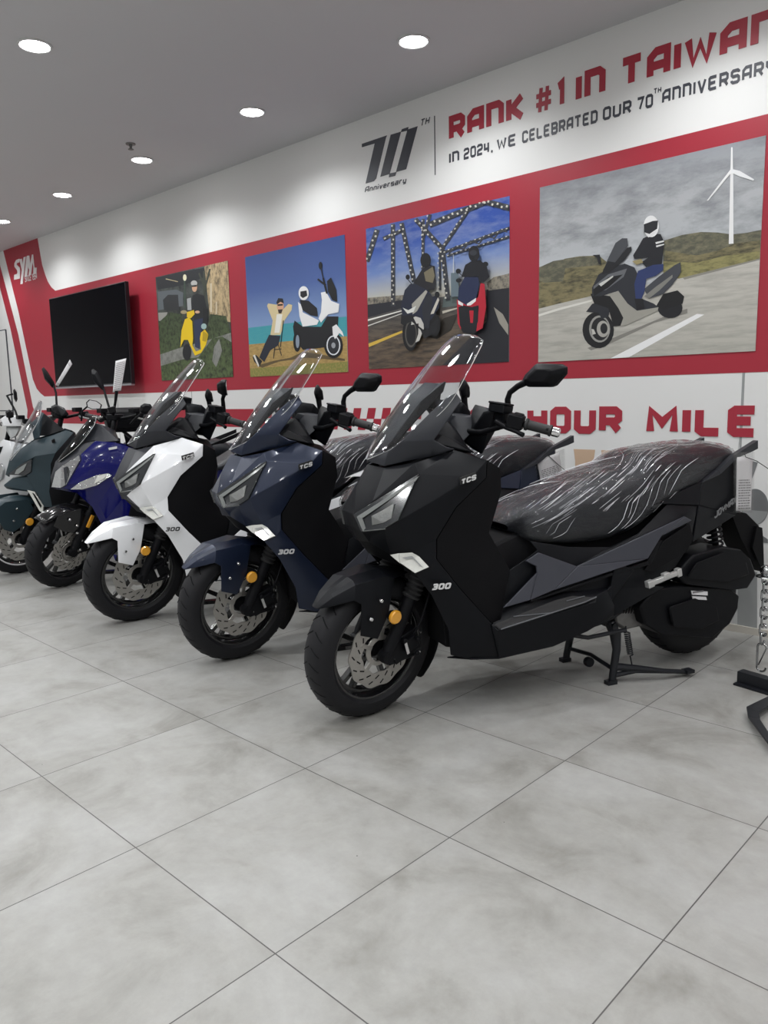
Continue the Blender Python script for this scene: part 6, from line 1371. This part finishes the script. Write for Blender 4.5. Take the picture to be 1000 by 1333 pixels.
scheme(black, paint='black', black_nose='black', cowl='cowlgrey', cowlgrey2='cowlgrey', sidepanel='greyp', sidetrim='black2', body='black', badge='decal', badgeplate='decalb', badge3='decal', tailbadge='greyprint2', ledframe='greyprint', steelm='sil2')
scheme(blue, paint='blue', black_nose='blue', cowl='blue', cowlgrey2='cowlgrey', sidepanel='greyp', sidetrim='black2', body='blue', badge='decal', badgeplate='decalb', badge3='decal', tailbadge='decal', ledframe='greyprint', steelm='sil2')
scheme(white, paint='white', black_nose='cowlgrey', cowl='cowlgrey', cowlgrey2='cowlgrey', sidepanel='white', sidetrim='greyp', body='white', badge='decal', badgeplate='decalb', badge3='decgrey', tailbadge='decgrey', ledframe='greyprint', steelm='sil2')
# the white scooter's left mirror is folded round towards the wall
for c in walk(white, kids):
    if c.name.startswith('mirror') and c.parent == white:
        ys = [v.co.y for v in c.data.vertices]
        if sum(ys)/len(ys) < -.15:
            p = Vector([0.48650406289255343, -0.17550384037016736, 1.1704184530265853])
            c.matrix_basis = Matrix.Translation(p) @ Matrix.Rotation(math.radians(-30), 4, 'Z') @ Matrix.Translation(-p)
b4 = make_bike4(); b5 = make_bike5(); b6 = make_bike6()

# ================================================================== paper tags
from mathutils import Quaternion
def l2w(O, p):
    c, s = math.cos(HEAD), math.sin(HEAD)
    return Vector((O[0]+p[0]*c-p[1]*s, O[1]+p[0]*s+p[1]*c, O[2]+p[2]))
def tag_sheet(name, label, quad, parent=None, lines=12, bend=0., sleeve=None, inkc='ink', ruled=(.12, .9)):
    """quad: world points TL TR BR BL"""
    TL, TR, BR, BL = [Vector(q) for q in quad]
    n = (TR-TL).cross(BL-TL).normalized()
    cam = Vector(CAMLOC); 
    if n.dot(cam-TL) < 0: n = -n
    def S(u, v): return TL*(1-u)*(1-v)+TR*u*(1-v)+BR*u*v+BL*(1-u)*v+n*bend*math.sin(PI*v)
    bm = bmesh.new(); g = [[bm.verts.new(S(i/4, j/10)) for j in range(11)] for i in range(5)]
    for i in range(4):
        for j in range(10): bm.faces.new([g[i][j], g[i+1][j], g[i+1][j+1], g[i][j+1]])
    o = finish(name, bm_mesh(bm), 'paper', parent, 60, 0, .0006); tag(o, label, 'tag')
    bm = bmesh.new(); rr = random.Random(3)
    for k in range(lines):
        v = ruled[0]+(ruled[1]-ruled[0])*k/max(1, lines-1); u = .10
        while u < .84:
            w_ = rr.uniform(.04, .16); b = S(u, v); c = S(min(.9, u+w_), v); d = (S(u, min(1, v+.018))-b)
            q = [b+n*.0015, c+n*.0015, c+d+n*.0015, b+d+n*.0015]; b_poly(bm, q, [(0, 1, 2, 3)]); u += w_+.035
    pr = finish('printed_lines', bm_mesh(bm), inkc, o, 0)
    if sleeve:
        q = [Vector(p) for p in sleeve]; bm = bmesh.new()
        for off in (.004, -.004):
            bm.faces.new([bm.verts.new(p+n*off) for p in q])
        finish('clear_sleeve', bm_mesh(bm), 'bag', o, 0)
    return o, S, n
CAMLOC = (2.4401, -0.9244, 1.1902)
w2 = [l2w(O2, p) for p in [(1.5228, -0.17, 0.8556), (1.658, -0.17, 0.8882), (1.6947, -0.17, 0.6955), (1.567, -0.17, 0.6603)]]; sl = [l2w(O2, p) for p in [(1.5044, -0.17, 0.8565), (1.691, -0.17, 0.9064), (1.7045, -0.17, 0.6829), (1.5577, -0.17, 0.653)]]
o, S, n = tag_sheet('paper_tag', 'white printed paper tag hanging from the grab rail of the midnight blue scooter', w2, sleeve=sl, lines=15, ruled=(.3, .92))
bm = bmesh.new(); c = S(.72, .78); e1 = (S(.8, .78)-c).normalized(); e2 = n.cross(e1)
rg = [c+n*.002+(e1*math.cos(t*PI/10)+e2*math.sin(t*PI/10))*.016 for t in range(21)]; b_tube(bm, rg, .0012, 5); b_tube(bm, [c-e1*.008+n*.002, c+e1*.008+n*.002], .0015, 5); finish('red_stamp', bm_mesh(bm), 'stamp', o, 0)
bm = bmesh.new(); st = [l2w(O2, p) for p in [(1.5931, -0.155, 0.9061), (1.5688, -0.17, 0.8885), (1.5862, -0.172, 0.8799), (1.6507, -0.175, 0.8258), (1.7293, -0.18, 0.7663)]]; b_tube(bm, st, .0016, 6); finish('tie_string', bm_mesh(bm), 'deep', o, 60)
w1 = [l2w(O1, p) for p in [(1.6235, -0.175, 0.9064), (1.7124, -0.175, 0.902), (1.719, -0.175, 0.6722), (1.6337, -0.175, 0.6753)]]; sl = [l2w(O1, p) for p in [(1.6014, -0.178, 0.9271), (1.7164, -0.178, 0.925), (1.7256, -0.178, 0.6586), (1.6219, -0.178, 0.67)]]
o, S, n = tag_sheet('paper_tag', 'long printed tag in a clear sleeve hanging from the grab rail of the black scooter', w1, sleeve=sl, lines=12, ruled=(.42, .95))
bm = bmesh.new(); st = [l2w(O1, p) for p in [(1.6651, -0.16, 0.9264), (1.6637, -0.178, 0.9144), (1.6666, -0.18, 0.9046), (1.7246, -0.185, 0.8856), (1.8035, -0.19, 0.8421)]]; b_tube(bm, st, .0016, 6); finish('tie_string', bm_mesh(bm), 'deep', o, 60)
O4 = (-2.495, 1.214, 0.0); O5 = (-3.17, 1.185, 0.0)
w4 = [l2w(O4, p) for p in [(0.3892, -0.1, 1.4457), (0.4554, -0.1, 1.4625), (0.4094, -0.1, 1.26), (0.3588, -0.1, 1.2487)]]
o, S, n = tag_sheet('paper_tag', 'white printed paper tag standing up from the handlebar of the royal blue scooter', w4, lines=14, ruled=(.08, .9), bend=.004)
w5 = [l2w(O5, p) for p in [(0.4292, -0.1, 1.4859), (0.4417, -0.1, 1.4545), (0.3416, -0.1, 1.3032), (0.3228, -0.1, 1.314)]]
o, S, n = tag_sheet('paper_tag', 'narrow grey paper strip curling up from the mirror of the teal scooter', w5, lines=2, bend=.03)

# ================================================================== black top case behind the royal blue scooter handlebar
tc = l2w((-4.0, 1.2, 0.0), (0, 0, 0))
cpos = [-3.494, 2.255, 1.077]
case = empty('top_case', (cpos[0], cpos[1], cpos[2]-.10), HEAD, 'black domed top case on a rear rack, behind the royal blue scooter handlebar', 'top case')
hullpart('case_base', [[(-.165, -.165, 0), (.165, -.165, 0), (.165, .165, 0), (-.165, .165, 0), (-.18, -.18, .08), (.18, -.18, .08), (.18, .18, .08), (-.18, .18, .08)]], 'deep', case, False, .02)
hullpart('case_lid', [[(-.18, -.18, .085), (.18, -.18, .085), (.18, .18, .085), (-.18, .18, .085), (-.165, -.17, .135), (.165, -.17, .135), (.165, .17, .135), (-.165, .17, .135), (-.10, -.10, .165), (.10, -.10, .165), (.10, .10, .165), (-.10, .10, .165)]], 'black2', case, False, .02)
# the scooter that carries it, behind the first row
hz = cpos[2]-.10
bm = bmesh.new(); b_box(bm, (0, 0, -.012), (.30, .18, .014))
for sy_ in (-.13, .13): b_tube(bm, [(-.16, sy_*.6, -.02), (.10, sy_*.6, -.02), (.20, sy_, -.08), (.24, sy_, .84-hz)], .011, 8)
for sy_ in (-.08, .08): b_tube(bm, [(-.05, sy_, -.02), (.06, sy_, .86-hz)], .011, 8)
finish('case_rack', bm_mesh(bm), 'frame', case, 40)

# ================================================================== steel frame with chain at the right edge
bx0 = Vector((1.3731, 2.2784, 0.0)); bx1 = Vector((1.4994, 2.2542, 0.0)); dr_ = (bx1-bx0).normalized(); pr_ = Vector((-dr_.y, dr_.x, 0))
fr0 = empty('chain_stand', tuple(bx0), 0, 'dark steel floor stand with chrome ball and hanging chain at right edge', 'stand')
def rel(p): return Vector(p)
bm = bmesh.new(); rot = Matrix.Rotation(math.atan2(dr_.y, dr_.x), 3, 'Z')
b_box(bm, rel(dr_*.25+Vector((0, 0, .030))), (.50, .045, .045), rot)
b_box(bm, rel(dr_*.25+Vector((0, 0, .004))), (.50, .10, .008), rot)
pz = dr_*.30+pr_*.03
b_tube(bm, [pz+Vector((0, 0, .0)), pz+Vector((0, 0, .55))], .02, 14)
finish('steel_base', bm_mesh(bm), 'frame', fr0, 35, .002)
def wp(u, v, dep):   # measured point at a depth from the viewpoint of the survey
    return None
ball = Vector([1.4303, 2.3636, 0.4579])-bx0
bm = bmesh.new(); b_lathe(bm, [(.002, .028), (.018, .024), (.027, .012), (.028, 0), (.024, -.010), (.020, -.016), (.040, -.018), (.042, -.022), (.002, -.024)], ball, (0, 0, 1), 28)
b_tube(bm, [ball+Vector((0, 0, -.02)), pz+Vector((0, 0, .50))], .010, 10)
finish('chrome_ball', bm_mesh(bm), 'ball', fr0, 50)
bm = bmesh.new(); z = ball.z-.03; k = 0
def link(bm, c, L, wd, r, ax_):
    pts = []
    for t in range(25):
        a = 2*PI*t/24; x = wd*math.cos(a); zz = (L/2-wd)*(1 if math.sin(a) >= 0 else -1)+wd*math.sin(a)
        pts.append(c+ax_*x+Vector((0, 0, zz)))
    b_tube(bm, pts, r, 7, caps=False)
a1 = dr_; a2 = pr_
cx_ = ball-dr_*.004
while z > ball.z-.30:
    link(bm, Vector((cx_.x, cx_.y, z)), .050, .0135, .0046, a1 if k % 2 == 0 else a2); z -= .036; k += 1
finish('chain', bm_mesh(bm), 'ball', fr0, 60)
bm = bmesh.new(); link(bm, Vector((cx_.x, cx_.y, z-.045)), .12, .019, .0045, a1); b_tube(bm, [Vector((cx_.x, cx_.y, z-.0))+a1*.018, Vector((cx_.x, cx_.y, z-.08))-a1*.012], .003, 6)
finish('snap_hook', bm_mesh(bm), 'ball', fr0, 60)
# flat bent bracket lying nearer
bp = [(1.5384, 2.1255, 0.03), (1.5099, 1.9541, 0.03), (1.543, 1.8727, 0.03), (1.6806, 1.6737, 0.03), (1.6973, 1.6883, 0.03), (1.5867, 1.8666, 0.03), (1.5599, 1.9325, 0.03), (1.5729, 2.0758, 0.03)]
o_ = Vector(bp[1])
fb = empty('floor_bracket', (o_.x, o_.y, 0), 0, 'bent flat black steel bracket on the floor before the chain stand', 'bracket')
pg = [Vector(p)-Vector((o_.x, o_.y, 0)) for p in bp]
slab('bracket_plate', [[pg[0], pg[1], pg[6], pg[7]], [pg[1], pg[2], pg[5], pg[6]], [pg[2], pg[3], pg[4], pg[5]]], 'frame', fb, .008, .001, direction=(0, 0, 1))
bm = bmesh.new(); 
for p in (pg[0]*.6+pg[7]*.4, pg[3]*.6+pg[4]*.4): b_lathe(bm, [(.012, 0), (.012, .028)], (p.x, p.y, 0), (0, 0, 1), 12)
finish('foot', bm_mesh(bm), 'rubber', fb, 40)

# ================================================================== camera, light, view
cd = bpy.data.cameras.new('camera'); cam = bpy.data.objects.new('camera', cd); COL.objects.link(cam)
cd.sensor_fit = 'VERTICAL'; cd.sensor_height = 36.; cd.lens = 27.3079
R_, U_, Fw = Vector((0.7235, 0.69, -0.0198)), Vector((-0.0874, 0.1201, 0.9889)), Vector((-0.6847, 0.7138, -0.1472))
mw = Matrix((R_, U_, -Fw)).transposed().to_4x4(); mw.translation = Vector(CAMLOC); cam.matrix_world = mw
cd.clip_start = .05; SC.camera = cam
w = bpy.data.worlds.new('world'); SC.world = w; w.use_nodes = True
w.node_tree.nodes['Background'].inputs[0].default_value = (.5, .52, .55, 1); w.node_tree.nodes['Background'].inputs[1].default_value = .05
SC.view_settings.view_transform = 'Standard'; SC.view_settings.look = 'None'; SC.view_settings.gamma = 1; SC.view_settings.exposure = 0.0
try: SC.view_settings.use_curve_mapping = False
except Exception: pass
try: SC.cycles.max_bounces = 10; SC.cycles.transparent_max_bounces = 24; SC.cycles.sample_clamp_indirect = 4
except Exception: pass
